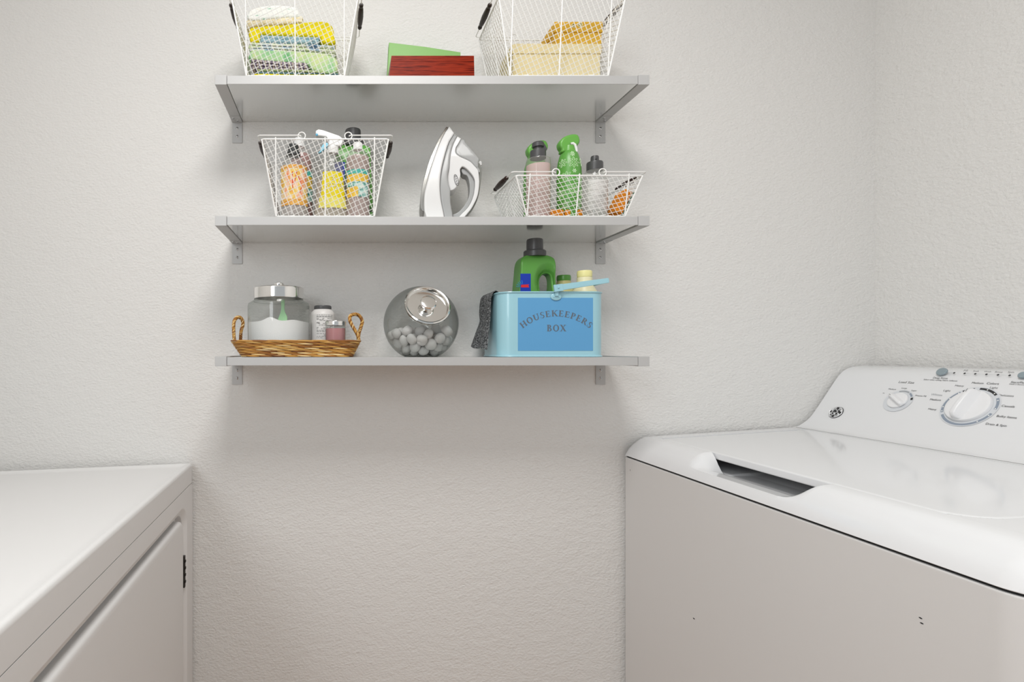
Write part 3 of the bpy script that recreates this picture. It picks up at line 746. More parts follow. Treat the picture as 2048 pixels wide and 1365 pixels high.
m = MB(); m.puff(clampz(ic([(720, 218)]+bandR+[(x, y) for x, y in reversed(skirtR)])), d-D, lambda x, z: iw(x, z)*.80, .004)
t.part('grey_band', m, M_igrey)
tankL = sm([(805, 295), (760, 380), (735, 420), (725, 480), (740, 520), (790, 560), (850, 590), (920, 630), (975, 690), (1015, 740), (1030, 800)])
archIn = sm([(978, 960), (975, 880), (950, 820), (905, 760), (860, 715), (815, 692), (785, 730), (790, 800), (775, 870), (755, 930), (725, 975), (690, 1000), (655, 1010)])
m = MB(); m.puff(clampz(ic([(757, 256)]+tankL+sm([(1037, 900), (1030, 1000), (1010, 1100), (975, 1180), (930, 1260), (880, 1322), (780, EB)])+sm([(700, EB), (805, 1322), (850, 1280), (900, 1220), (940, 1140), (965, 1060)])+archIn+list(reversed(sm(bandR_[:8])[1:])))), d-D, lambda x, z: min(iw(x, z)*.72, .026), .0022)
arch = t.part('handle_shell', m, M_iwhite)
m = MB(); m.puff(clampz(ic(tankL[:-1]+[(1030, 740), (1028, 640), (1040, 592), (950, 470), (862, 352), (850, 308)])), d-D, lambda x, z: min(iw(x, z)*.66, .024), .004)
t.part('water_tank', m, M_igrey)
m = MB(); m.puff(clampz(ic(sm([(808, 700), (806, 735), (830, 780), (880, 805), (903, 870), (914, 950), (908, 1060), (880, 1140), (830, 1220), (760, 1290), (690, 1318)])+[(700, EB), (790, EB)]+sm([(805, 1322), (850, 1280), (900, 1220), (940, 1140), (965, 1060), (978, 960), (975, 880), (950, 820), (905, 760), (860, 715)]))), d-D, .0185, .002)
t.part('grip', m, M_igrey)
m = MB(); m.puff(clampz(ic(sm([(1028, 640), (1052, 652), (1072, 740), (1068, 830), (1050, 980), (1025, 1100), (985, 1200), (940, 1270), (895, 1322), (800, EB)])+sm([(770, EB), (870, 1322), (920, 1260), (965, 1180), (1000, 1100), (1020, 1000), (1027, 900), (1024, 760)]))), d-D, .017, .001)
t.part('handle_back', m, M_igrey2)
m = MB(); m.puff(clampz(ic([(1036, 605), (1060, 588), (1080, 596), (1086, 640), (1062, 656), (1040, 640)])), d-D, .006, .002)
m.puff(clampz(ic([(1058, 672), (1074, 680), (1072, 706), (1060, 704)])), d-D, .004, .001)
t.part('steam_button', m, M_iwhite)
m = MB(); m.puff(clampz(ic([(835, 300), (852, 300), (856, 345), (905, 400), (955, 470), (950, 490), (890, 430), (840, 400)])), d-D, .009, .002)
t.part('fill_cap', m, mat('clear_grey_cap', '#8b948c', .25))
m = MB(); c = ic([(735, 872)])[0]; zz = Matrix.Rotation(R(-14), 4, 'Y')
ring = [V((c[0], d-D-.0275, c[1]))+zz @ V((.0045*math.cos(a), 0, .0145*math.sin(a))) for a in [2*math.pi*i/28 for i in range(28)]]
m.tube(ring, .0005, 5, closed=True)
for k in range(4):
    p = V((c[0], d-D-.0275, c[1]))+zz @ V((.0, 0, -.009+.006*k))
    m.tube([p+V((.0015*math.cos(a), 0, .002*math.sin(a))) for a in [i*.9 for i in range(6)]], .0004, 4)
t.part('oval_emblem', m, M_ink, parent=arch)

# ---------------------------------------------------------------- shallow basket contents
GS = 'bottles in the shallow basket'
d = 1.33; cx = 1076.5
t = Thing('soap_dispenser', 'pink foaming soap bottle with charcoal pump head', 'bottle', (X_(cx, d), d-D, ZBK), GS)
m = MB(); lp(m, cx, d, [(0, None), (23, None), (23.7, 440), (23.7, 325), (22.5, 319.5), (15, 317.5)], ZBK); b = t.part('bottle_body', m, M_clear)
m = MB(); lp(m, cx, d, [(0, None), (22, None), (22.6, 440), (22.6, 332), (0, 332)], ZBK+.0015); t.part('liquid', m, M_liqpink, parent=b)
m = MB(); lp(m, cx-.5, d, [(0, 318), (15.3, 318), (15.3, 303.5), (14.5, 302), (8, 301.5), (8, 295)]);
pump = t.part('collar', m, M_cap)
m = MB(); lp(m, cx-.5, d, [(0, 303), (7.5, 303), (8, 296), (11.3, 295), (11.5, 287.5), (10, 285.5), (0, 285.5)])
m.puff(pxo(smoothpts([(1083, 288), (1088, 290), (1092, 297), (1092, 302), (1087, 303), (1082, 297)], 3), d), d-D, .0055, .001)
t.part('pump_head', m, M_cap)
# green sprayer function
def green_spray(lb, cx, d, ox, oy, flowers):
    t = Thing('spray_bottle', lb, 'bottle', (X_(cx, d), d-D, ZBK), GS)
    prof = [(0, None), (21, None), (23, 440), (23.3, 400), (23.6, 360), (23, 340), (21.2, 325), (18, 312), (14, 305), (11, 302)]
    prof = [(a, None if b is None else b+oy) for a, b in prof]
    m = MB(); lp(m, cx, d, prof, ZBK, n=48); b = t.part('bottle_body', m, M_green)
    S = lambda pts: [(x+ox, y+oy) for x, y in pts]
    m = MB()
    m.puff(pxo([tuple(p) for p in smoothpts(S([(1122, 308), (1120, 302), (1116.5, 296), (1116, 288), (1121, 280), (1130, 274.5), (1142, 271.5), (1151, 272.5), (1155.5, 279), (1156, 287), (1152, 294), (1148, 299), (1149, 307)]), 4)], d), d-D, lambda x, z: .013, .006, seg=5)
    lp(m, cx-1+0, d, [(0, 307+oy), (13.5, 309+oy), (12.8, 300+oy), (12, 294+oy)])
    hd = t.part('spray_head', m, M_greenhead, angle=60)
    m = MB(); m.lathe([(0, .0012), (.0022, .001), (.0028, 0)], W(1147.5+ox, 273.5+oy, d-.008), 12, M=Matrix.Rotation(R(70), 4, 'X')); t.part('nozzle', m, M_cap, parent=hd)
    m = MB(); m.tube([W(x+ox, y+oy, d-.0135) for x, y in ((1141.5, 287.5), (1146, 287), (1150, 290), (1152, 296), (1153.5, 304))], [.0028, .0033, .0033, .003, .0024], 10)
    t.part('trigger', m, M_whitecap, parent=hd, label='white trigger lever')
    m = MB(); m.lathe([(0, .0002), (.0036, .0002), (.0042, 0)], W(1143.5+ox, 289+oy, d-.0132), 16, M=Matrix.Rotation(R(90), 4, 'X')); t.part('trigger_opening', m, M_cap, parent=hd)
    if flowers:
        m = MB(); fl = [(0, 332, 11.5, 8), (-1, 314, 5.5, 7), (-23, 331, 9, 7), (24, 329, 9, 7), (1, 349, 4, 6), (-14, 359, 10, 8), (14, 364, 10, 7), (-2, 386, 11, 8), (-26, 392, 9, 7), (22, 392, 9, 7), (8, 412, 9, 7), (-16, 415, 8, 7)]
        pr = [(r*d/F, Z_(y, d) if y is not None else ZBK) for r, y in prof]
        def rad(z):
            for (r0, z0), (r1, z1) in zip(pr[1:], pr[2:]):
                if z0 <= z <= z1: return r0+(r1-r0)*(z-z0)/max(z1-z0, 1e-6)
            return pr[2][0]
        for ux, uy, r, n in fl:
            pts = []
            NN = 104
            for k in range(NN):
                a = 2*math.pi*k/NN; q = r*(.72+.30*math.cos(n*a))
                ang = (ux+q*math.cos(a))/23.5; z = Z_(uy+oy+q*math.sin(a)*.95, d); rr = rad(z)+.0002
                pts.append(V((X_(cx, d)+rr*math.sin(ang), d-D-rr*math.cos(ang), z)))
            m.tube(pts, .00048, 4, closed=True)
            pts = []
            for k in range(12):
                a = 2*math.pi*k/12; q = r*.25; ang = (ux+q*math.cos(a))/23.5; z = Z_(uy+oy+q*math.sin(a), d); rr = rad(z)+.0002
                pts.append(V((X_(cx, d)+rr*math.sin(ang), d-D-rr*math.cos(ang), z)))
            m.tube(pts, .00045, 4, closed=True)
        t.part('printed_flowers', m, mat('white_flower_print', '#d5edc8', .5), parent=b)
green_spray('green spray bottle covered with white outlined flowers', 1138, 1.345, 0, 0, True)
green_spray('plain green spray bottle half hidden behind the pink soap bottle', 1071, 1.402, -63+.0, 12, False)
# clear bottle, grey cap
d = 1.345; cx = 1189.5
t = Thing('cleaner_bottle', 'clear bottle with charcoal stepped cap beside the flowered sprayer', 'bottle', (X_(cx, d), d-D, ZBK), GS)
m = MB(); lp(m, cx, d, [(0, None), (23, None), (24, 440), (24, 362), (22.5, 350), (18, 343.5), (12, 341)], ZBK); b = t.part('bottle_body', m, M_clear)
m = MB(); patch(m, cx, d, 24, 366, 425, 215, 325); 
lb_ = m
M_lab_white = ramp_mat('faint_white_label', [(.42, '#bdbbb8'), (.5, '#d4d2d0')], 60, .5, stretch=(.6, 1, 5), detail=3)
t.part('label', m, M_lab_white, parent=b)
m = MB(); lp(m, cx, d, [(0, 342), (15.6, 342), (15.6, 327.5), (14.8, 325.5), (8, 325), (7.6, 315), (6.8, 313), (0, 313)]); cp = t.part('cap', m, M_cap)
m = MB(); m.lathe([(0, .001), (.0018, .001), (.0024, 0)], W(1192, 319, d-.0088), 12, M=Matrix.Rotation(R(90), 4, 'X')); t.part('nozzle', m, M_dark, parent=cp)
# sponges
M_sponge = ramp_mat('orange_sponge_foam', [(.35, '#c9720c'), (.6, '#ee9522')], 420, .9, bump=.0008)
M_scour = ramp_mat('green_scouring_pad', [(.35, '#1d5a45'), (.65, '#2f7a5d')], 200, .9)
def sponge(lb, loc, rot, L=.05, Wd=.075, T_=.022):
    t = Thing('sponge', lb, 'sponge', loc, 'orange sponges in the shallow basket', rot)
    m = MB(); m.bbox(-L/2, L/2, -Wd/2, Wd/2, .005, T_, .004, seg=3); t.part('foam', m, M_sponge, local=True)
    m = MB(); m.bbox(-L/2, L/2, -Wd/2, Wd/2, 0, .0052, .001); t.part('scouring_pad', m, M_scour, local=True, label='dark green scouring layer')
sponge('orange sponge lying flat, left of the two in front of the sprayer', (X_(1117, 1.3), -.165, ZBK), (0, 0, 0), .043, .035, .022)
sponge('orange sponge lying flat, right of the two in front of the sprayer', (X_(1155, 1.3), -.165, ZBK), (0, 0, 0), .043, .035, .022)
sponge('orange sponge with green backing propped against the basket right side', (X_(1249, 1.33), -.17, ZBK+.031), (0, R(-64), 0), .060, .05, .026)

# ---------------------------------------------------------------- bottom shelf: wicker tray
M_wick = ramp_mat('woven_wicker', [(0, '#6a3c15'), (.3, '#96622a'), (.6, '#b98439'), (.85, '#cfa458'), (.98, '#e3cb98')], kind='island', rough=.5)
M_wickdark = mat('wicker_core', '#4a2c12', .8)
tx0, tx1 = X_(480, 1.31), X_(705, 1.31); Tx0, Tx1 = X_(459, 1.30), X_(720.5, 1.30)
zr = Z_(680.5, 1.30)
t = Thing('wicker_tray', 'brown woven wicker tray with two rope handles, left on lowest shelf', 'tray', ((tx0+tx1)/2, -.115, ZB))
m = MB(); core = []
NR = 10
for k in range(NR+1):
    f = k/NR; x0 = tx0+(Tx0-tx0)*f; x1 = tx1+(Tx1-tx1)*f; y0 = -.190-.011*f; y1 = -.028+.011*f
    core.append((x0, x1, y0, y1, ZB+.003+(zr-ZB-.005)*f))
def perim(o, n):
    L = [(V(o[(i+1) % len(o)])-V(o[i])).length for i in range(len(o))]; T_ = sum(L); out = []; i = 0; acc = 0
    for k in range(n):
        s = T_*k/n
        while acc+L[i] < s: acc += L[i]; i += 1
        f = (s-acc)/L[i] if L[i] > 0 else 0
        out.append(V(o[i]).lerp(V(o[(i+1) % len(o)]), f))
    return out
cm = MB(); rings = []
for x0, x1, y0, y1, z in core:
    rings.append([V((p.x, p.y, z)) for p in perim(rrect(x0+.002, x1-.002, y0+.002, y1-.002, .028), 80)])
cm.rings(rings, 0, cap0=True)
body = t.part('tray_body', cm, M_wickdark)
for k in range(NR*1+1):
    x0, x1, y0, y1, z = core[k]
    P = perim(rrect(x0, x1, y0, y1, .03), 26*6); n = len(P); off = (k % 2)*3
    for sidx in range(26):
        i0 = sidx*6+off
        path = []; rad = []
        for j in range(9):
            i = (i0+j-1) % n; p = P[i]; a = P[(i-1) % n]; b = P[(i+1) % n]; tt = (b-a).normalized(); nn = V((tt.y, -tt.x))
            f = j/8; path.append(V((p.x, p.y, z+.0010*(.5-f)))+V((nn.x, nn.y, 0))*(.0024*math.sin(math.pi*f)-.0006)); rad.append(.0011+.0012*math.sin(math.pi*f)**.7)
        m.tube(path, rad, 6)
t.part('weave', m, M_wick, parent=body)
def rope(path, r, tw):
    P = smoothpts(path, 10, closed=False); m = MB(); up = V((0, 1, 0))
    for s in range(3):
        q = []; L = 0
        for i, p in enumerate(P):
            a = P[max(i-1, 0)]; b = P[min(i+1, len(P)-1)]; tt = (b-a).normalized()
            if i: L += (P[i]-P[i-1]).length
            u = (up-tt*up.dot(tt)).normalized(); v = tt.cross(u); ang = L*tw+s*2*math.pi/3
            q.append(p+(u*math.cos(ang)+v*math.sin(ang))*r*.55)
        m.tube(q, r*.62, 7)
    return m
hd = 1.385
m = rope([W(x, y, dd) for x, y, dd in ((469, 684, 1.37), (467.5, 665, 1.37), (468, 645, 1.375), (474, 635.5, 1.385), (482, 637, 1.395), (486, 648, 1.40), (482, 664, 1.40), (481, 684, 1.40))], .0042, 420)
t.part('handle', m, M_wick)
m = rope([W(x, y, dd) for x, y, dd in ((718, 684, 1.36), (715, 670, 1.36), (707, 656, 1.365), (700, 642, 1.37), (701, 632, 1.38), (711, 629, 1.39), (719.5, 633, 1.40), (724.5, 643, 1.40), (722, 654, 1.40), (718, 667, 1.40), (716, 684, 1.40))], .0042, 420)
t.part('handle', m, M_wick)
ZTR = ZB+.004

# glass jar of powder
d = 1.391; cx = 557.5
t = Thing('powder_jar', 'large clear jar of white powder with chrome lid, on wicker tray', 'jar', (X_(cx, d), d-D, ZTR))
m = MB(); lp(m, cx, d, [(0, None), (50, None), (55, 706), (60, 698), (61.5, 690), (61.5, 614), (60, 608), (52, 603), (48, 600), (47.5, 594)], ZTR, n=64); b = t.part('glass_body', m, M_glass)
m = MB(); lp(m, cx, d, [(48.5, 601.5), (49.3, 600), (48.5, 598.5)], n=64); lp(m, cx, d, [(48.5, 605.5), (51, 604), (49, 603)], n=64); t.part('thread', m, M_glass, parent=b)
rp = 60.3*d/F; cxx = X_(cx, d); m = MB(); rings = []
NP = 64
for k in range(0, 11):
    rr = rp*k/10 if k else .0001; ring = []
    for j in range(NP):
        a = 2*math.pi*j/NP; x = rr*math.cos(a); y = rr*math.sin(a); u = x/rp
        z = Z_(646, d)+.0085*math.exp(-((u+.16)/.22)**2)*(1-.2*(y/rp))+.004*math.exp(-((u-.55)/.25)**2)
        ring.append(V((cxx+x, d-D+y, z)))
    rings.append(ring)
side = [V((cxx+(p.x-cxx)*.80, d-D+(p.y-d+D)*.80, ZTR+.003)) for p in rings[-1]]; side2 = [V((p.x, p.y, Z_(692, d))) for p in rings[-1]]
m.rings(rings+[side2, side], 0, cap1=True, cap0=True); t.part('powder', m, mat('white_powder', (.86, .86, .86, 1), .9, bump=(500, .5, .001)))
M_scoop = mat('green_scoop_plastic', '#9fce9c', .35)
m = MB(); m.puff(pxo([(562, 600), (569.5, 600), (569, 618), (570, 624), (574.5, 634), (574.5, 644), (571, 650), (556, 650), (555, 642), (561, 626), (562.5, 618)], d-.02), d-D-.02, .003, .001)
t.part('scoop', m, M_scoop)
m = MB(); lp(m, cx, d, [(46, 598), (49.8, 598.5), (50.2, 597), (50.2, 580), (49.5, 577.5), (47, 576), (0, 575.5)], n=64)
lid = t.part('lid', m, M_chrome)
m = MB(); lp(m, cx, d, [(9, 576), (10.2, 575), (10.2, 568.5), (9.2, 567), (0, 566.8)]); t.part('lid_knob', m, M_chrome, parent=lid)
# white supplement bottle
d = 1.415; cx = 645.5
t = Thing('powder_bottle', 'white plastic bottle with charcoal screw lid, behind small pink jar', 'bottle', (X_(cx, d), d-D, ZTR))
M_wb = mat('milky_plastic', '#d3d0cd', .4, sub=0); M_wl = mat('white_paper_label', '#dedcd9', .5)
m = MB(); lp(m, cx, d, [(0, None), (23, None), (24.3, 700), (24.3, 632), (23, 626), (18, 620.5), (15, 618.5)], ZTR, n=48); b = t.part('bottle_body', m, M_wb)
m = MB(); patch(m, cx, d, 24.5, 630, 698, 240, 325, mi=0)
rng = random.Random(3)
def lab_pt(u, y): a = R(240+85*u); r = 24.5*d/F+.0008; return V((X_(cx, d)+r*math.cos(a), d-D+r*math.sin(a), Z_(y, d)))
def bar(u0, u1, y0, y1):
    N = 5
    for k in range(N):
        a, b2 = u0+(u1-u0)*k/N, u0+(u1-u0)*(k+1)/N
        m.add([lab_pt(a, y1), lab_pt(b2, y1), lab_pt(b2, y0), lab_pt(a, y0)], [(0, 1, 2, 3)], 1)
for y in (631.5, 634, 638, 640, 642, 648, 651, 653.5, 656, 658.5, 661.5, 664, 668, 670.5, 673, 676):
    u = .03
    while u < .95:
        wd = rng.uniform(.06, .16)
        if rng.random() < (.9 if y < 645 or y > 660 else .5): bar(u, min(u+wd, .96), y, y+1.0)
        u += wd+.03
bar(.02, .97, 635.6, 636.4); bar(.03, .2, 646, 648)
t.part('label', m, [M_wl, mat('grey_small_print', '#8a8886', .5)], parent=b)
m = MB(); lp(m, cx, d, [(0, 619.5), (16.8, 619.5), (17, 618), (17, 613.5), (16, 612), (0, 611.8)]); ribs(m, cx, d, 16.9, 613.5, 619, 40); t.part('lid', m, M_cap)
# pink jar
d = 1.345; cx = 671
t = Thing('candle_jar', 'small glass jar of pink gel with chrome lid, on wicker tray', 'jar', (X_(cx, d), d-D, ZTR))
m = MB(); lp(m, cx, d, [(0, None), (19, None), (20.4, 705), (20.4, 655), (19.5, 651)], ZTR, n=48); b = t.part('glass_body', m, M_glass)
m = MB(); lp(m, cx, d, [(0, None), (18.6, None), (19.6, 705), (19.6, 657.5), (0, 657.5)], ZTR+.0015, n=48)
t.part('gel', m, mat('pink_gel', '#bf8385', .25, sub=.0))
m = MB(); lp(m, cx, d, [(19, 652), (20.6, 652), (20.8, 651), (20.8, 645), (20, 643), (0, 642.8)], n=48); t.part('lid', m, M_chrome)

# ---------------------------------------------------------------- round bowl jar with cotton balls
d = 1.385; pxm = d/F
cc = V((X_(841.5, d), d-D, 0)); Rb = 74.3*pxm; zc_ = Z_(647.5, d); cc.z = zc_
nrm = V((.07, -.82, .50)).normalized()
Q = nrm.to_track_quat('Z', 'Y').to_matrix().to_4x4()
t = Thing('cotton_ball_jar', 'round glass jar with tilted chrome lid, filled with cotton balls', 'jar', (cc.x, cc.y, ZB))
ro = 43*pxm; a_open = math.asin(ro/Rb)
m = MB(); prof = []
for k in range(41):
    a = a_open+(math.pi-a_open)*k/40; prof.append((Rb*max(math.sin(a), 1e-4), Rb*math.cos(a)))
m.lathe(prof, cc, 72, M=Q)
zfl = ZB+.0006
for v in m.v:
    if v.z < zfl: v.z = zfl
b = t.part('glass_body', m, M_bowl, angle=80)
hc = Rb*math.cos(a_open)
def lidpart(name, prof, mt, par=None, n=64):
    m = MB(); m.lathe([(r*pxm, z*pxm) for r, z in prof], cc+nrm*hc, n, M=Q); return t.part(name, m, mt, parent=par)
lid = lidpart('lid', [(43.5, -4), (44.5, -1), (44, 3), (41.8, 4.6), (39.8, 4), (38.6, 1.5), (38, -1.5), (37.5, -3), (0, -2.5)], M_chrome)
lidpart('lid_knob', [(6, -3), (6, 2), (9, 4), (14, 6), (15.5, 8), (15.5, 10.5), (14, 12.5), (11, 13.2), (0, 13.4)], M_chrome, lid)
# cotton balls packed into the bowl
rng = random.Random(11); NBALL = 74; rb = .0137
pts = []
for k in range(NBALL):
    pts.append([V((rng.uniform(-.06, .06), rng.uniform(-.06, .06), rng.uniform(-.08, .0))), rb*rng.uniform(.9, 1.08)])
zf = zfl-zc_+.0008
for it in range(420):
    for p in pts: p[0].z -= .0006
    for i in range(NBALL):
        pi, ri = pts[i]
        for j in range(i):
            pj, rj = pts[j]; dv = pi-pj; L = dv.length; mn = (ri+rj)*.97
            if L < mn and L > 1e-7:
                q = dv*((mn-L)/L*.5); pi += q; pj -= q
    for p in pts:
        L = p[0].length; mx = Rb-.0015-p[1]
        if L > mx: p[0] *= mx/L
        if p[0].z-p[1] < zf: p[0].z = zf+p[1]
M_cot = mat('cotton_fluff', (.83, .82, .81, 1), .95, bump=(300, .5, .0015))
protos = []
for v in range(5):
    m = MB(); m.sphere((0, 0, 0), (1.0, .9+.04*v, 1.08-.05*v), seg=18, rg=12)
    r2 = random.Random(v)
    ph = [r2.uniform(0, 6) for _ in range(6)]
    for q in m.v:
        a = math.atan2(q.y, q.x); e_ = max(0, 1-(q.z/1.08)**2); s = 1+.08*math.sin(2*a+ph[0])*e_+.05*math.sin(3*q.z+ph[1])+.05*math.sin(3*a+2*q.z+ph[2])*e_*e_
        q *= s*.98
    protos.append(m.mesh('cotton_ball', [M_cot], angle=180))
for k, (p, r) in enumerate(pts):
    o = bpy.data.objects.new('cotton_ball', protos[k % 5]); C.objects.link(o)
    o.location = cc+p; o.scale = (r, r, r); o.rotation_euler = (rng.uniform(0, 6), rng.uniform(0, 6), rng.uniform(0, 6))
    o['label'] = 'white cotton ball inside the round glass jar'; o['category'] = 'cotton ball'; o['group'] = 'cotton balls in the round jar'

# ---------------------------------------------------------------- blue tin
M_tin = mat('pale_blue_enamel', '#9ac8d4', .28, spec=.5, coat=.3)
M_tinin = mat('tin_inside', '#6aa6bd', .4)
M_panel = mat('mid_blue_panel', '#5c9ccb', .45)
M_txt = mat('brown_grey_lettering', '#5d6670', .5)
bx0, bx1, by0, by1 = .388, X_(1208.5, 1.31), 1.293-D, 1.463-D
zt = Z_(584.5, 1.293)
t = Thing('storage_tin', 'pale blue metal housekeepers box with carrying handle, right on lowest shelf', 'box', ((bx0+bx1)/2, (by0+by1)/2, ZB))
def loop(ins, z, r=.036): return [V((x, y, z)) for x, y in rrect(bx0+ins, bx1-ins, by0+ins, by1-ins, r-ins, 8)]
m = MB(); m.rings([loop(.004, ZB+.0005), loop(0, ZB+.0008), loop(0, ZB+.0035), loop(.0018, ZB+.005), loop(.0018, zt-.006), loop(.0018, zt), ], 0, cap0=True)
m.rings([loop(.0026, zt), loop(.0026, ZB+.002)], 1, cap1=True)
b = t.part('tin_body', m, [M_tin, M_tinin])
m = MB(); m.tube(loop(.0012, zt), .0019, 8, closed=True); t.part('rolled_rim', m, M_tin, parent=b)
m = MB(); m.tube(loop(.0008, ZB+.0024), .0018, 8, closed=True); t.part('base_bead', m, M_tin, parent=b)
yp = by0+.0018-.0006; dp = yp+D
m = MB(); m.box(X_(1036, dp), X_(1186, dp), yp, by0+.0019, Z_(702, dp), Z_(596, dp)); pan = t.part('label_panel', m, M_panel, parent=b, smooth=False, label='mid blue rectangle with lettering')
# serif lettering: each glyph a list of strokes in a unit box (x 0..w, y 0..1)
TK, TN, SF = .20, .095, .065
def quad(x0, y0, x1, y1, w0, w1=None):
    """stroke with horizontal width w"""
    w1 = w0 if w1 is None else w1
    return [(x0-w0/2, y0), (x0+w0/2, y0), (x1+w1/2, y1), (x1-w1/2, y1)]
def rect(x0, y0, x1, y1): return [(x0, y0), (x1, y0), (x1, y1), (x0, y1)]
def serif(x, y, w=.34): return rect(x-w/2, y-(0 if y < .5 else SF), x+w/2, y+(SF if y < .5 else 0))
def arcband(cx, cy, rx, ry, a0, a1, thick, thin, n=18):
    out = []
    for k in range(n):
        q = []
        for a in (a0+(a1-a0)*k/n, a0+(a1-a0)*(k+1)/n):
            w_ = thin+(thick-thin)*abs(math.cos(R(a))); c_, s_ = math.cos(R(a)), math.sin(R(a))
            q.append(((cx+rx*c_, cy+ry*s_), (cx+(rx-w_)*c_, cy+(ry-min(w_, thin+.02))*s_)))
        out.append([q[0][0], q[1][0], q[1][1], q[0][1]])
    return out
GLY = {
 'H': (.95, [quad(.2, 0, .2, 1, TK), quad(.75, 0, .75, 1, TK), rect(.2, .47, .75, .54), serif(.2, 0), serif(.2, 1), serif(.75, 0), serif(.75, 1)]),
 'O': (.92, arcband(.46, .5, .44, .52, 0, 360, TK, TN, 32)),
 'U': (.92, [quad(.2, .35, .2, 1, TK), quad(.76, .35, .76, 1, TN), serif(.2, 1), serif(.76, 1, .28)]+arcband(.455, .36, .34, .38, 180, 360, TK*.8, TN, 16)),
 'S': (.66, arcband(.33, .745, .26, .275, 60, 270, TK*.8, TN, 16)+arcband(.33, .265, .28, .285, -120, 90, TK*.8, TN, 16)+[quad(.53, .72, .56, 1, .05), quad(.06, 0, .09, .3, .05)]),
 'E': (.76, [quad(.2, 0, .2, 1, TK), rect(.04, 0, .66, SF+.01), rect(.04, 1-SF-.01, .62, 1), rect(.2, .48, .5, .54), quad(.66, 0, .70, .28, .05), quad(.62, 1, .62, .76, .05), quad(.5, .38, .5, .64, .05)]),
 'K': (.92, [quad(.2, 0, .2, 1, TK), quad(.30, .46, .74, 1, TN), quad(.80, 0, .42, .58, TK+.03), serif(.2, 0), serif(.2, 1), serif(.76, 1, .3), serif(.8, 0, .34)]),
 'P': (.74, [quad(.2, 0, .2, 1, TK), serif(.2, 0, .38), rect(.03, 1-SF, .4, 1), rect(.2, .45, .4, .5)]+arcband(.38, .725, .30, .275, -90, 90, TK, TN, 14)),
 'R': (.88, [quad(.2, 0, .2, 1, TK), serif(.2, 0), rect(.03, 1-SF, .4, 1), rect(.2, .47, .4, .52), quad(.78, 0, .42, .5, TK+.02), rect(.7, 0, .9, SF)]+arcband(.38, .735, .29, .265, -90, 90, TK, TN, 14)),
 'B': (.80, [quad(.2, 0, .2, 1, TK), rect(.03, 0, .4, SF), rect(.03, 1-SF, .4, 1), rect(.2, .49, .4, .54)]+arcband(.38, .76, .25, .24, -90, 90, TK, TN, 14)+arcband(.40, .27, .31, .27, -90, 90, TK, TN, 14)),
 'X': (.92, [quad(.78, 0, .18, 1, TK+.03), quad(.16, 0, .74, 1, TN+.01), serif(.16, 0, .3), serif(.78, 0, .34), serif(.18, 1, .34), serif(.74, 1, .3)]),
}
m = MB(); yt_ = yp-.0003; LV, LF = [], []
def cpx(x, y): return V((X_(930+x*.22714, dp), Z_(470+y*.22714, dp)))
def lpoly(q):
    A = sum(q[i].x*q[(i+1) % len(q)].y-q[(i+1) % len(q)].x*q[i].y for i in range(len(q)))
    if A < 0: q = q[::-1]
    LF.append(list(range(len(LV), len(LV)+len(q)))); LV.extend(q)
word = 'HOUSEKEEPERS'; hgt = 53; Rr = 452; c0 = (803, 1170); gap = .13
tot = sum(GLY[ch][0]+gap for ch in word)-gap; sc = 2*R(40.5)*(Rr+hgt*.4)/tot
ang = -R(40.5)
for ch in word:
    wd, polys = GLY[ch]; aw = wd*sc/(Rr+hgt*.4); am = ang+aw/2
    for P in polys:
        q = []
        for x, y in P:
            lx = (x-wd/2)*sc; ly = Rr+y*hgt
            q.append(cpx(c0[0]+lx*math.cos(am)+ly*math.sin(am), c0[1]+lx*math.sin(am)-ly*math.cos(am)))
        lpoly(q)
    ang += aw+gap*sc/(Rr+hgt*.4)
x = 720; sc = 170/(sum(GLY[ch][0]+.1 for ch in 'BOX')-.1)
for ch in 'BOX':
    wd, polys = GLY[ch]
    for P in polys: lpoly([cpx(x+a*sc, 850-y*57) for a, y in P])
    x += (wd+.1)*sc
vo, _, fo, _, _, so = delaunay_2d_cdt(LV, [], LF, 0, 1e-6)
m.add([V((p.x, yt_, p.y)) for p in vo], [list(f) for f, src in zip(fo, so) if src])
t.part('lettering', m, M_txt, parent=pan, smooth=False)
# ear plates, bail handle
for yy, sg in ((by0, -1), (by1, 1)):
    m = MB(); c = V((X_(1112, 1.293), yy-sg*.0015+sg*.001, zt-.0115))
    Mx = Matrix.Rotation(R(90 if sg < 0 else -90), 4, 'X')
    m.lathe([(0, .0028), (.010, .0026), (.0125, .0014), (.013, 0)], c, 24, sy=.68, M=Mx)
    for u in (-.006, .006): m.lathe([(0, .0042), (.0012, .004), (.0018, .0026)], c+V((u, 0, .0)), 10, M=Mx)
    m.puff([(c.x-.004, zt-.010), (c.x+.004, zt-.010), (c.x+.004, zt+.010), (c.x-.004, zt+.010)], yy+sg*.0045, .0012, .0005)
    t.part('handle_bracket', m, M_tin)
m = MB()
pf = W(1112, 577, 1.288); xt = X_(1216, 1.288); zt2 = Z_(561.5, 1.288)
A0 = V((pf.x-.003, 0, pf.z)); A1 = V((xt, 0, zt2)); dr = (A1-A0).normalized(); up = V((-dr.z, 0, dr.x))
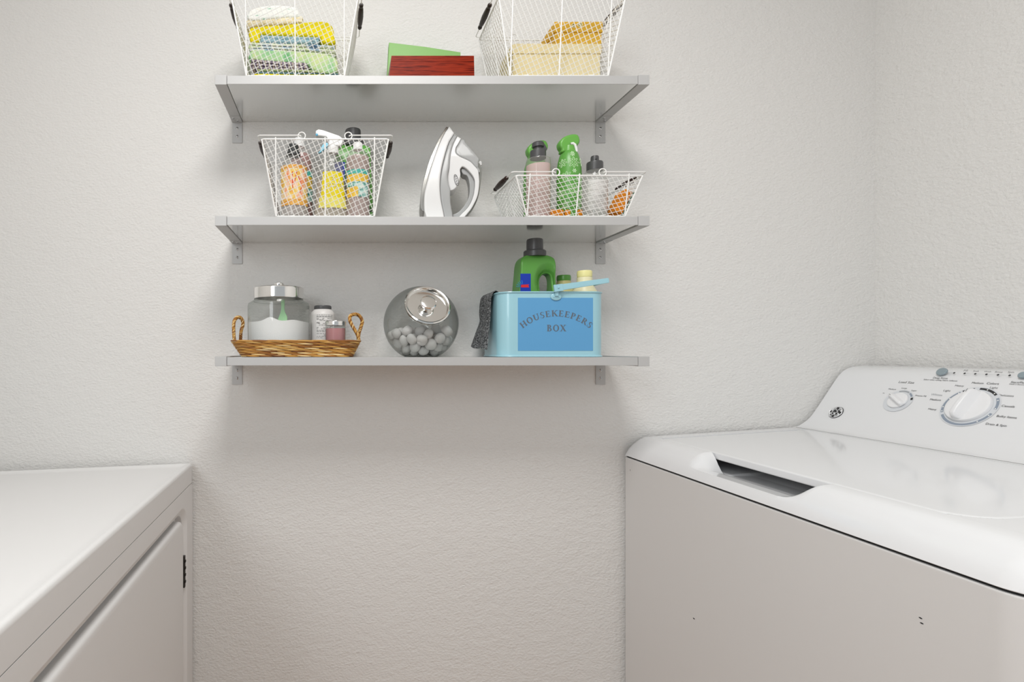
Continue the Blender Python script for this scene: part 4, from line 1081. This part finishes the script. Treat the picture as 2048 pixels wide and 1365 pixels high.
for yy in (by0-.0068, by1+.0068):
    hw = .0062
    o = [(A0.x-up.x*hw, A0.z-up.z*hw), (A1.x-up.x*hw*.75, A1.z-up.z*hw*.75), (A1.x+up.x*hw*.75, A1.z+up.z*hw*.75), (A0.x+up.x*hw, A0.z+up.z*hw)]
    m.puff(o, yy, .0012, .0005)
    for s_ in (-1, 1):
        e0 = A0+up*hw*s_; e1 = A1+up*hw*.75*s_; m.tube([V((e0.x, yy, e0.z)), V((e1.x, yy, e1.z))], .0013, 6)
    o = [(A0.x-up.x*.009-dr.x*.003, A0.z-up.z*.009-dr.z*.003), (A0.x-up.x*.009+dr.x*.018, A0.z-up.z*.009+dr.z*.018), (A0.x+up.x*.008+dr.x*.018, A0.z+up.z*.008+dr.z*.018), (A0.x+up.x*.008-dr.x*.003, A0.z+up.z*.008-dr.z*.003)]
    m.puff(o, yy-.0008*(1 if yy < -.1 else -1), .0022, .001)
    q = A0+dr*.007; m.sphere((q.x, yy-.003*(1 if yy < -.1 else -1), q.z), .0024, seg=10, rg=6)
cr = [A1-up*.0047+V((0, by0-.0068, 0)), A1+up*.0047+V((0, by0-.0068, 0)), A1+up*.0047+V((0, by1+.0068, 0)), A1-up*.0047+V((0, by1+.0068, 0))]
m.rings([[p for p in cr], [p+dr*.0016 for p in cr]], cap0=True, cap1=True)
t.part('bail_handle', m, M_tin)
jug('green detergent jug with charcoal cap standing in the blue tin', 0, 0, 1.385, ZB+.0035, None)
# pale bottles in the tin
M_paley = mat('pale_yellow_plastic', '#e8e2bb', .4); M_paley2 = mat('straw_plastic', '#cfc78c', .4)
def tin_bottle(name, lb, cx, d, prof, cap, mb, mc):
    t = Thing(name, lb, 'bottle', (X_(cx, d), d-D, ZB+.0035), None)
    m = MB(); lp(m, cx, d, prof, ZB+.0035); t.part('bottle_body', m, mb)
    m = MB(); lp(m, cx, d, cap); t.part('cap', m, mc)
tin_bottle('cleaner_bottle', 'straw yellow bottle with green cap inside the blue tin', 1127.5, 1.42,
   [(0, None), (22, None), (24, 700), (24, 620), (23.5, 600), (20, 580), (14, 569), (13.5, 564), (12, 562)], [(0, 562.5), (12.8, 562.5), (13.4, 560), (13.4, 554), (12.4, 551.5), (0, 551)], M_paley2, M_green)
tin_bottle('cleaner_bottle', 'cream bottle with pale yellow cap beside the tin handle', 1169, 1.335,
   [(0, None), (22, None), (24, 700), (24, 592), (22, 582), (16, 572), (14.6, 566), (14.4, 556), (12, 554.5)], [(0, 555), (13.6, 555), (14.2, 553), (14.2, 544.5), (13, 542.3), (0, 542)], M_paley, mat('lemon_plastic', '#e8e29e', .4))
# grey cloth over the tin's left rim
M_cloth = ramp_mat('speckled_charcoal_fabric', [(.36, '#1d1f21'), (.5, '#4c4f51'), (.62, '#9a9c9d')], 300, .95, detail=5, bump=.003)
near = [(.404, zt-.030), (.400, zt-.005), (.3965, zt+.0055), (.388, zt+.006), (.382, zt-.004), (.3795, zt-.018), (.379, zt-.04), (.377, zt-.07), (.374, zt-.095), (.3705, Z_(700.5, 1.335))]
far = [(.406, zt-.025), (.402, zt-.003), (.3965, zt+.0055), (.389, zt+.0055), (.383, zt-.003), (.380, zt-.02), (.379, zt-.045), (.380, zt-.064), (.369, zt-.095), (.357, Z_(694, 1.44))]
nn = smoothpts([(*p, 0) for p in near], 4, closed=False); ff = smoothpts([(*p, 0) for p in far], 4, closed=False)
m = MB(); NV = 14; grid = []
for k in range(NV+1):
    v = k/NV; row = []
    for i, (a, b_) in enumerate(zip(nn, ff)):
        p = a.lerp(b_, v); hang = max(0, (i/len(nn)-.45))/.55
        x = p.x-(.004+.004*math.sin(v*9))*hang*abs(math.sin(v*math.pi)); row.append(V((x, -.165+(.105)*v, p.y+.002*math.sin(v*7)*hang)))
    grid.append(row)
th = .0013
fr_ = [r for r in grid]
bk = [[p+V((-th, 0, 0)) if i > 14 else p+V((0, 0, th)) for i, p in enumerate(r)] for r in grid]
n = len(grid[0])
for v0, v1 in zip(range(NV), range(1, NV+1)): pass
m.rings([a+list(reversed(b_)) for a, b_ in zip(fr_, bk)], cap0=True, cap1=True)
single('cleaning_cloth', m, M_cloth, 'speckled charcoal cloth draped over the left rim of blue tin', 'cloth', (.383, -.11, zt), angle=70)

# ---------------------------------------------------------------- washing machine
wx0, wy0, wang = X_(1250, 1.485), -.015, .0157
t = Thing('washing_machine', 'white top-loading washing machine with dial panel, against the right wall', 'washing machine', (wx0, wy0, 0), rot=(0, 0, wang))
KK = 1.485/F
def pa(px, py): return ((px-1250)*KK, CZ-(py-CY)*KK)
AW, BW_ = .682, .875
zseam = .9126
def L3(a, b, z): return V((a, -b, z))
def outline(ins, r, z, a1=AW): return [V((x, y, z)) for x, y in rrect(ins, a1, -BW_+ins, -.0, (.003, .003, max(r-ins, .002), .01), 8)]
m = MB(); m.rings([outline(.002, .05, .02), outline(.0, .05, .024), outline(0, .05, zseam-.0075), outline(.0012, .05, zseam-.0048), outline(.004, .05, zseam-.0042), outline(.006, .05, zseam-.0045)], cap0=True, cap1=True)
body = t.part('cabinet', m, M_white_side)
for (px, py, s_) in ((1388, 1238, .0022), (1841.5, 1237, .0016), (1844, 1247.5, .0016), (1260.5, 941, .0012)):
    # small chips in the paint, on the cabinet face (a = 0)
    b_ = 0.0
    for _ in range(30):
        X = wx0+math.sin(wang)*b_; dd = X*F/(px-CX); b_ = 1.485-dd
    z = CZ-(py-CY)*dd/F
    k = 4 if px < 1300 else 1
    o = [V((-.0003, -b_+s_*(1 if k == 1 else .4)*math.cos(a)*1.5, z+s_*k*.6*math.sin(a))) for a in [i*math.pi/4 for i in range(8)]]
    m = MB(); m.poly(o); t.part('paint_chip', m, M_dark, parent=body, local=True, smooth=False)
body.data.transform(Matrix.Translation(V((wx0, wy0, 0))))      # outline() is already local
m = MB(); m.rings([outline(.005, .05, zseam-.006), outline(.005, .05, zseam+.0006)], cap0=True, cap1=True)
gp = t.part('seam_gap_shade', m, M_dark, local=True)  # near-black insert, colours in the shade of the open gap under the cover
# top cover as a sheet over (a, b)
def ptop(a): return .966+.0603*(a-.067)
ET = [(0, .049), (.004, .040), (.0103, .0296), (.0190, .0205), (.0289, .0130), (.038, .0063), (.048, .0020), (.058, .0004), (.07, 0), (9, 0)]
def edrop(s):
    for (s0, v0), (s1, v1) in zip(ET, ET[1:]):
        if s <= s1:
            return v0+(v1-v0)*(s-s0)/(s1-s0)
    return 0
LA0, LA1, LB0, LB1, LR = .073, .462, .048, .742, .055
def sst(x): x = max(0, min(1, x)); return x*x*(3-2*x)
def in_lid(a, b, g):
    """signed distance into the lid outline grown by g"""
    x0, x1, y0, y1 = LA0-g, LA1+g, LB0-g, LB1+g; r = LR
    dx = min(a-x0, x1-a); dy0 = b-y0; dy1 = y1-b
    if a < x0+r and b > y1-r: return r-math.hypot(x0+r-a, b-(y1-r))
    return min(dx, dy0, dy1)
def cover(a, b):
    r = .05; bb = BW_-b
    s = min(a, bb)
    if a < r and bb < r: s = r-math.hypot(r-a, r-bb); s = max(s, 0)
    z = ptop(a)-edrop(max(s, 0))
    if b < .012: z -= .003*(1-b/.012)**2
    k = sst((b-.235)/.045)*sst((.540-b)/.05)
    if k > 0 and a < .135:
        zs = .9335-.002*min(1, a/.035)
        if a > .036: zs -= .012*sst((a-.036)/.050)
        # lip height follows cover where the cover is lower
        zt_ = z+(min(z, zs)-z)*k
        z = zt_
    q = in_lid(a, b, .0026)
    if q > 0:
        z = min(z, ptop(a)-.026-min(q*8, .02))
    return z
As = [0, .002, .004, .007, .0103, .014, .018, .0225, .027, .031, .035, .039, .043, .047, .051, .055, .060, .065, .069, LA0-.0029, LA0-.0024, .076, .082, .09, .1, .13, .2, .3, .4, LA1+.0024, LA1+.0029, .5, AW]
Bs = [0, .004, .008, .012, .03, LB0-.0029, LB0-.0024, .06]+[.06+.008*i for i in range(1, 82)]+[.222+.004*i for i in range(0, 85)]
Bs = [b for b in Bs if b < .68]+[.68+.0018*i for i in range(0, 39)]+[.752+.0035*i for i in range(0, 36)]
Bs = sorted(set([b for b in Bs if b < BW_-.0001]+[BW_]))
As2 = sorted(As+[.0755+.0018*i for i in range(0, 34)])
m = MB(); rings = []
for b in Bs:
    row = []
    for a in As2:
        r = .05; bb = BW_-b; aa, b2 = a, b
        if a < r and bb < r:
            dx, dy = r-a, r-bb; h = math.hypot(dx, dy)
            mx = max(dx, dy)
            if h > 0: aa = r-dx*mx/h; b2 = BW_-(r-dy*mx/h)
        row.append(L3(aa, b2, cover(aa, b2)))
    rings.append(row)
m.rings(rings, closed=False)
# turned-down skirt under the edge
front = [L3(p.x, -p.y, zseam) for p in [r[0] for r in rings]]+[L3(p.x, -p.y, zseam) for p in rings[-1]]
e = [r[0] for r in rings]+rings[-1][1:]
f_ = [V((p.x+.0008, p.y, zseam-.0004)) for p in [r[0] for r in rings]]+[V((p.x, p.y, zseam-.0004)) for p in rings[-1][1:]]
m.rings([e, f_], closed=False)
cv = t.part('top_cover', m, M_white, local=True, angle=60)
# lid
def lo(ins, dz):
    return [V((x, y, ptop(x)+dz-.0007)) for x, y in rrect(LA0+ins, LA1-ins, -LB1+ins, -LB0-ins, (.006, .006, max(LR-ins, .004), .006), 8)]
m = MB(); m.rings([lo(.003, -.0155), lo(.0005, -.0145), lo(0, -.012), lo(0, -.0025), lo(.0008, -.0008), lo(.0025, .0), lo(.006, .0002)], cap0=True, cap1=True)
t.part('lid', m, M_white, local=True, angle=60)
# control panel
P = [pa(*q) for q in ((1586, 855.2), (1598, 852.5), (1609, 846.5), (1625, 833), (1650, 797.5), (1672, 764.5), (1682, 751), (1690, 743), (1699, 737.5), (1710, 734), (1725, 732), (1742, 731.2))]
P = [(p.x, p.y) for p in smoothpts([(*q, 0) for q in P], 4, closed=False)]
P = P+[(AW, P[-1][1]), (AW, .97), (P[0][0], .972)]
m = MB(); m.puff([(x, z) for x, z in P], -BW_/2, BW_/2-.001, .004)
pn = t.part('control_panel', m, M_white, local=True, angle=50)
m = MB(); zz = lambda a: ptop(a)
m.tube([L3(.4665, .012, P[0][1]+.0005), L3(.4665, BW_-.01, P[0][1]+.0005)], .0010, 6); t.part('panel_joint', m, mat('joint_shadow_gap', '#8e8e8c', .6), parent=pn, local=True)
# panel plane
a_lo, z_lo = pa(1625, 833); a_hi, z_hi = pa(1672, 764.5)
sl = (z_hi-z_lo)/(a_hi-a_lo); cth, sth = math.cos(math.atan(sl)), math.sin(math.atan(sl))
Minv = (Matrix.Translation(V((wx0, wy0, 0))) @ Matrix.Rotation(wang, 4, 'Z')).inverted()
O_ = Minv @ V((0, -D, CZ)); nP = V((-sth, 0, cth)); P0 = V((a_lo, 0, z_lo))
def hit(px, py):
    q = Minv @ W(px, py, 1.0); dr = q-O_; k = (P0-O_).dot(nP)/dr.dot(nP); return O_+dr*k
eb, eu = V((0, -1, 0)), V((cth, 0, sth))
def c1(x, y): return hit(1640+x*.1992, 710+y*.1992)
def pp(c, u, v, h=.00015): return c+eb*u+eu*v+nP*h
def pscale(c, crop): # metres along the panel for a crop width
    q = Minv.inverted() @ c; dd = q.y+D; return crop*.1992*dd/((q.x*F/dd))
MP = Matrix([eb, eu, nP]).transposed().to_4x4()
def disc(m, c, r, h=.0003, n=24, mi=0):
    m.poly([pp(c, r*math.cos(2*math.pi*k/n), r*math.sin(2*math.pi*k/n), h) for k in range(n)], mi)
def arc(m, c, r0, r1, a0, a1, h=.0004, mi=0, n=20):
    for k in range(n):
        x, y = R(a0+(a1-a0)*k/n), R(a0+(a1-a0)*(k+1)/n)
        m.add([pp(c, r0*math.cos(x), r0*math.sin(x), h), pp(c, r1*math.cos(x), r1*math.sin(x), h), pp(c, r1*math.cos(y), r1*math.sin(y), h), pp(c, r0*math.cos(y), r0*math.sin(y), h)], [(0, 1, 2, 3)], mi)
mk = MB()
texts = [('Load Size', 870, 277, 156), ('Medium', 726, 346, 76), ('Large', 846, 338, 54), ('Super', 944, 362, 56), ('Precise Fill', 1012, 413, 110), ('Sm', 640, 385, 18),
 ('Deep Rinse', 1208, 236, 148), ('Select when adding Fabric Softener', 1206, 257, 345), ('Fill', 1464, 159, 36), ('Soak', 1570, 164, 60), ('Wash', 1684, 169, 70), ('Rinse', 1797, 174, 76), ('Spin', 1917, 178, 62),
 ('Medium', 1584, 284, 118), ('Colors', 1736, 289, 124), ('Light', 1745, 335, 82), ('Heavy', 1400, 314, 90), ('Light', 1275, 364, 70), ('Medium', 1160, 452, 110), ('Heavy', 1127, 549, 82),
 ('Delicates', 1870, 410, 156), ('Casuals', 1890, 517, 134), ('Bulky Items', 1873, 627, 205), ('Drain & Spin', 1767, 706, 212), ('Start/Pause', 2010, 278, 190), ('Hold 3 Seconds', 1985, 298, 170)]
for body_, x, y, wd in texts:
    c = c1(x, y); s_ = pscale(c, wd)
    put_text(mk, body_, s_*.97, lambda u, v, c=c: pp(c, u, v))
c = c1(1172, 402); put_text(mk, 'Whites', pscale(c, 112), lambda u, v, c=c: pp(c, u, v), mi=1)
for x, y in ((1348, 183), (1453, 188), (1560, 193), (1672, 198), (1788, 203), (1905, 208)): disc(mk, c1(x, y), .0021)
def lnk(x0, y0, x1, y1, w_=.0004, mi=2):
    a, b = c1(x0, y0), c1(x1, y1); mk.add([a+eu*w_+nP*.0002, a-eu*w_+nP*.0002, b-eu*w_+nP*.0002, b+eu*w_+nP*.0002], [(0, 1, 2, 3)], mi)
lnk(1280, 182, 1348, 184); lnk(1453, 189, 1905, 208, .0002)
# big dial scale
cB = c1(1497, 521); rB = pscale(cB, 262)
cS = c1(783, 462); rS = pscale(cS, 128)
disc(mk, cB, rB*1.06, .0002, 48, 3); disc(mk, cS, rS*1.05, .0002, 40, 3)
arc(mk, cB, rB*.91, rB*1.01, 45, 92, mi=0); arc(mk, cB, rB*.91, rB*1.01, 103, 128, mi=0)
arc(mk, cB, rB*.91, rB*1.01, 133, 206, mi=4); arc(mk, cB, rB*.91, rB*1.01, 214, 345, mi=4, n=40); arc(mk, cB, rB*.91, rB*1.01, -2, 34, mi=4)
for a in (52, 74, 116, 137, 160, 188, 202, 26, 0, -22, -48):
    q = pp(cB, rB*.96*math.cos(R(a)), rB*.96*math.sin(R(a)), .0003); disc(mk, q, .0013, .0003, 10, 5)
arc(mk, cS, rS*.86, rS*.99, 62, 112, mi=2); arc(mk, cS, rS*.86, rS*.99, 30, 56, mi=4); arc(mk, cS, rS*.86, rS*1.02, 10, 24, mi=0)
t.part('printed_markings', mk, [M_ink, M_greyink, M_greyink, M_palering, M_bluegrey, M_labelwhite], parent=pn, local=True, smooth=False)
def knob(c, r, ang, name, bw):
    m = MB(); h = r*.30
    m.lathe([(r*1.0, .0005), (r*1.0, h*.35), (r*.975, h*.55), (r*.93, h*.62), (r*.80, h*.66), (0, h*.66)], c, 48, M=MP)
    k = t.part(name, m, M_knob, parent=pn, local=True)
    # raised grip bar
    m = MB(); rot = Matrix.Rotation(R(ang), 4, 'Z')
    Lr, wd, hh = r*(.93 if bw < .18 else 1.1), r*bw, r*.50
    rings = []
    for f, wf, hf in ((-1, .55, .30), (-.96, .85, .62), (-.8, 1, .92), (-.4, 1, 1), (.3, 1, 1), (.72, 1, .95), (.93, .85, .70), (1, .6, .35)):
        w_ = wd*wf; H_ = h*.6+(hh)*hf
        prof = [(-w_*1.75, h*.6), (-w_*1.15, h*.6+(H_-h*.6)*.45), (-w_*.85, H_*.9), (-w_*.5, H_), (w_*.5, H_), (w_*.85, H_*.9), (w_*1.15, h*.6+(H_-h*.6)*.45), (w_*1.75, h*.6)]
        rings.append([c+MP @ (rot @ V((f*Lr, y, z))) for y, z in prof])
    m.rings(rings, cap0=True, cap1=True)
    t.part('grip_bar', m, M_knob, parent=k, local=True, angle=50)
    m = MB(); q = [c+MP @ (rot @ V((x_, 0, h*.6+hh*1.01))) for x_ in (r*.55, r*.75)]
    m.tube(q, .0004, 4); t.part('pointer_mark', m, M_ink, parent=k, local=True)
knob(cB, rB*.82, 86, 'cycle_dial', .16); knob(cS, rS*.72, 147, 'load_size_dial', .20)
for x, y in ((1230, 175), (2048, 210)):
    c = c1(x, y); r = pscale(c, 50)
    m = MB(); m.lathe([(r, 0), (r, .003), (r*.9, .0042), (0, .0044)], c, 28, M=MP); t.part('push_button', m, M_greyplastic, parent=pn, local=True)
# round script emblem
c = c1(160, 580); r = pscale(c, 63)
m = MB(); m.lathe([(0, .0008), (r, .0008), (r*1.02, 0)], c, 36, M=MP, mi=0)
def crv(pts, w_=.0009, closed=False):
    q = [pp(c, x*r, y*r, .0012) for x, y in [(p.x, p.y) for p in smoothpts([(a, b, 0) for a, b in pts], 5, closed)]]; m.tube(q, w_*r/.014, 5, closed=closed, mi=1)
crv([(math.cos(R(a))*.93, math.sin(R(a))*.93) for a in range(0, 360, 20)], .0007, True)
crv([(-.06, .30), (-.20, .52), (-.42, .42), (-.54, .05), (-.44, -.38), (-.20, -.48), (-.08, -.20), (-.20, -.04), (-.32, -.14)], .0008)
crv([(.50, .34), (.36, .52), (.16, .42), (.14, .18), (.34, .06), (.12, -.02), (.04, -.28), (.20, -.50), (.44, -.40), (.52, -.16), (.38, -.12)], .0008)
for s_ in (15, 105, 195, 285): crv([(math.cos(R(s_+u))*q_, math.sin(R(s_+u))*q_) for u, q_ in ((0, .74), (15, .80), (30, .83), (45, .80), (60, .74))], .0013)
t.part('round_emblem', m, [mat('emblem_black', '#1b1b1d', .3), mat('emblem_silver', '#d6d7d8', .3, metal=.3)], parent=pn, local=True)

# ---------------------------------------------------------------- dryer
dx0, dy0, dang = X_(385, 1.49), -.01, .0287
t = Thing('clothes_dryer', 'white front-loading dryer with hinged door, lower left of the aisle', 'dryer', (dx0, dy0, 0), rot=(0, 0, dang))
AD, BD = .70, .96
def dz(a): return -.0365*a                                  # a measured back from the front face
zt_d, zs_d = .891, .8365
def dl(ins, z, r=.008):
    return [V((x, y, z+dz(-x))) for x, y in rrect(-AD+ins, -ins, -BD+ins, -ins, max(r-ins*.3, .002), 5)]
m = MB(); m.rings([dl(.0008, zs_d+.0012), dl(0, zs_d+.002), dl(0, zt_d-.008), dl(.0015, zt_d-.003), dl(.005, zt_d-.0002), dl(.010, zt_d), dl(.016, zt_d-.0016), dl(.024, zt_d-.0045), dl(.034, zt_d-.005)], cap0=True, cap1=True)
t.part('top_panel', m, M_dryer, local=True, angle=60)
m = MB(); m.rings([dl(.003, zs_d-.004), dl(.003, zs_d+.004)], cap0=True, cap1=True); t.part('seam_shadow_strip', m, mat('seam_shade_grey', '#55524f', .7), local=True)  # dark grey strip stands in for the shade inside the seam
# cabinet: front face with rounded door recess
def ring_face(x, b0, b1, z0, z1, r, tilt=0):
    return [V((x, -b, z)) for b, z in rrect(b0, b1, z0, z1, r, 7)]
m = MB()
zf0, zf1 = .02, zs_d
outer = []
inner = ring_face(0, .055, .885, .10, .797, .06)
for p in inner:                                            # push each point out to the face edge
    cb, czz = -.47, .45; v_ = p-V((0, cb, czz))
    kx = ((BD-.001 if v_.y < 0 else .001))
    k1 = ((-BD+.0-cb)/v_.y) if v_.y < 0 else ((0-cb)/v_.y) if v_.y > 0 else 99
    k2 = ((zf0-czz)/v_.z) if v_.z < 0 else ((zf1-czz)/v_.z) if v_.z > 0 else 99
    k_ = min(abs(k1), abs(k2)); outer.append(V((0, cb+v_.y*k_, czz+v_.z*k_)))
back = [V((-AD, p.y, p.z-(.0 if p.z < .5 else .0))) for p in outer]
rec1 = ring_face(-.0012, .058, .882, .103, .794, .058)
rec2 = ring_face(-.010, .074, .868, .118, .779, .046)
rec3 = ring_face(-.024, .078, .864, .122, .776, .044)
m.rings([back, outer, inner, rec1, rec2, rec3], cap0=True, cap1=True)
t.part('cabinet', m, M_dryer, local=True, angle=40)
def df(x, g, r): return [V((x, -b, z)) for b, z in rrect(.092+g, .852-g, .135+g, .767-g, r, 7)]
m = MB(); m.rings([df(-.022, 0, .036), df(-.008, 0, .036), df(-.0035, .0015, .035), df(-.001, .005, .032), df(0, .009, .029), df(.0002, .016, .024)], cap0=True, cap1=True)
door = t.part('door', m, M_dryer, local=True, angle=60)
zh1 = CZ-(1111-CY)*1.42/F; zh0 = CZ-(1174-CY)*1.42/F
m = MB(); m.bbox(-.012, -.0015, -.079, -.069, zh0, zh1, .001)
for k in range(4): m.bbox(-.002, .0005, -.078, -.070, zh0+.012+k*(zh1-zh0-.024)/3.3, zh0+.018+k*(zh1-zh0-.024)/3.3, .0008)
t.part('hinge', m, mat('dark_hinge_metal', '#3a3733', .4, metal=.7), parent=door, local=True)
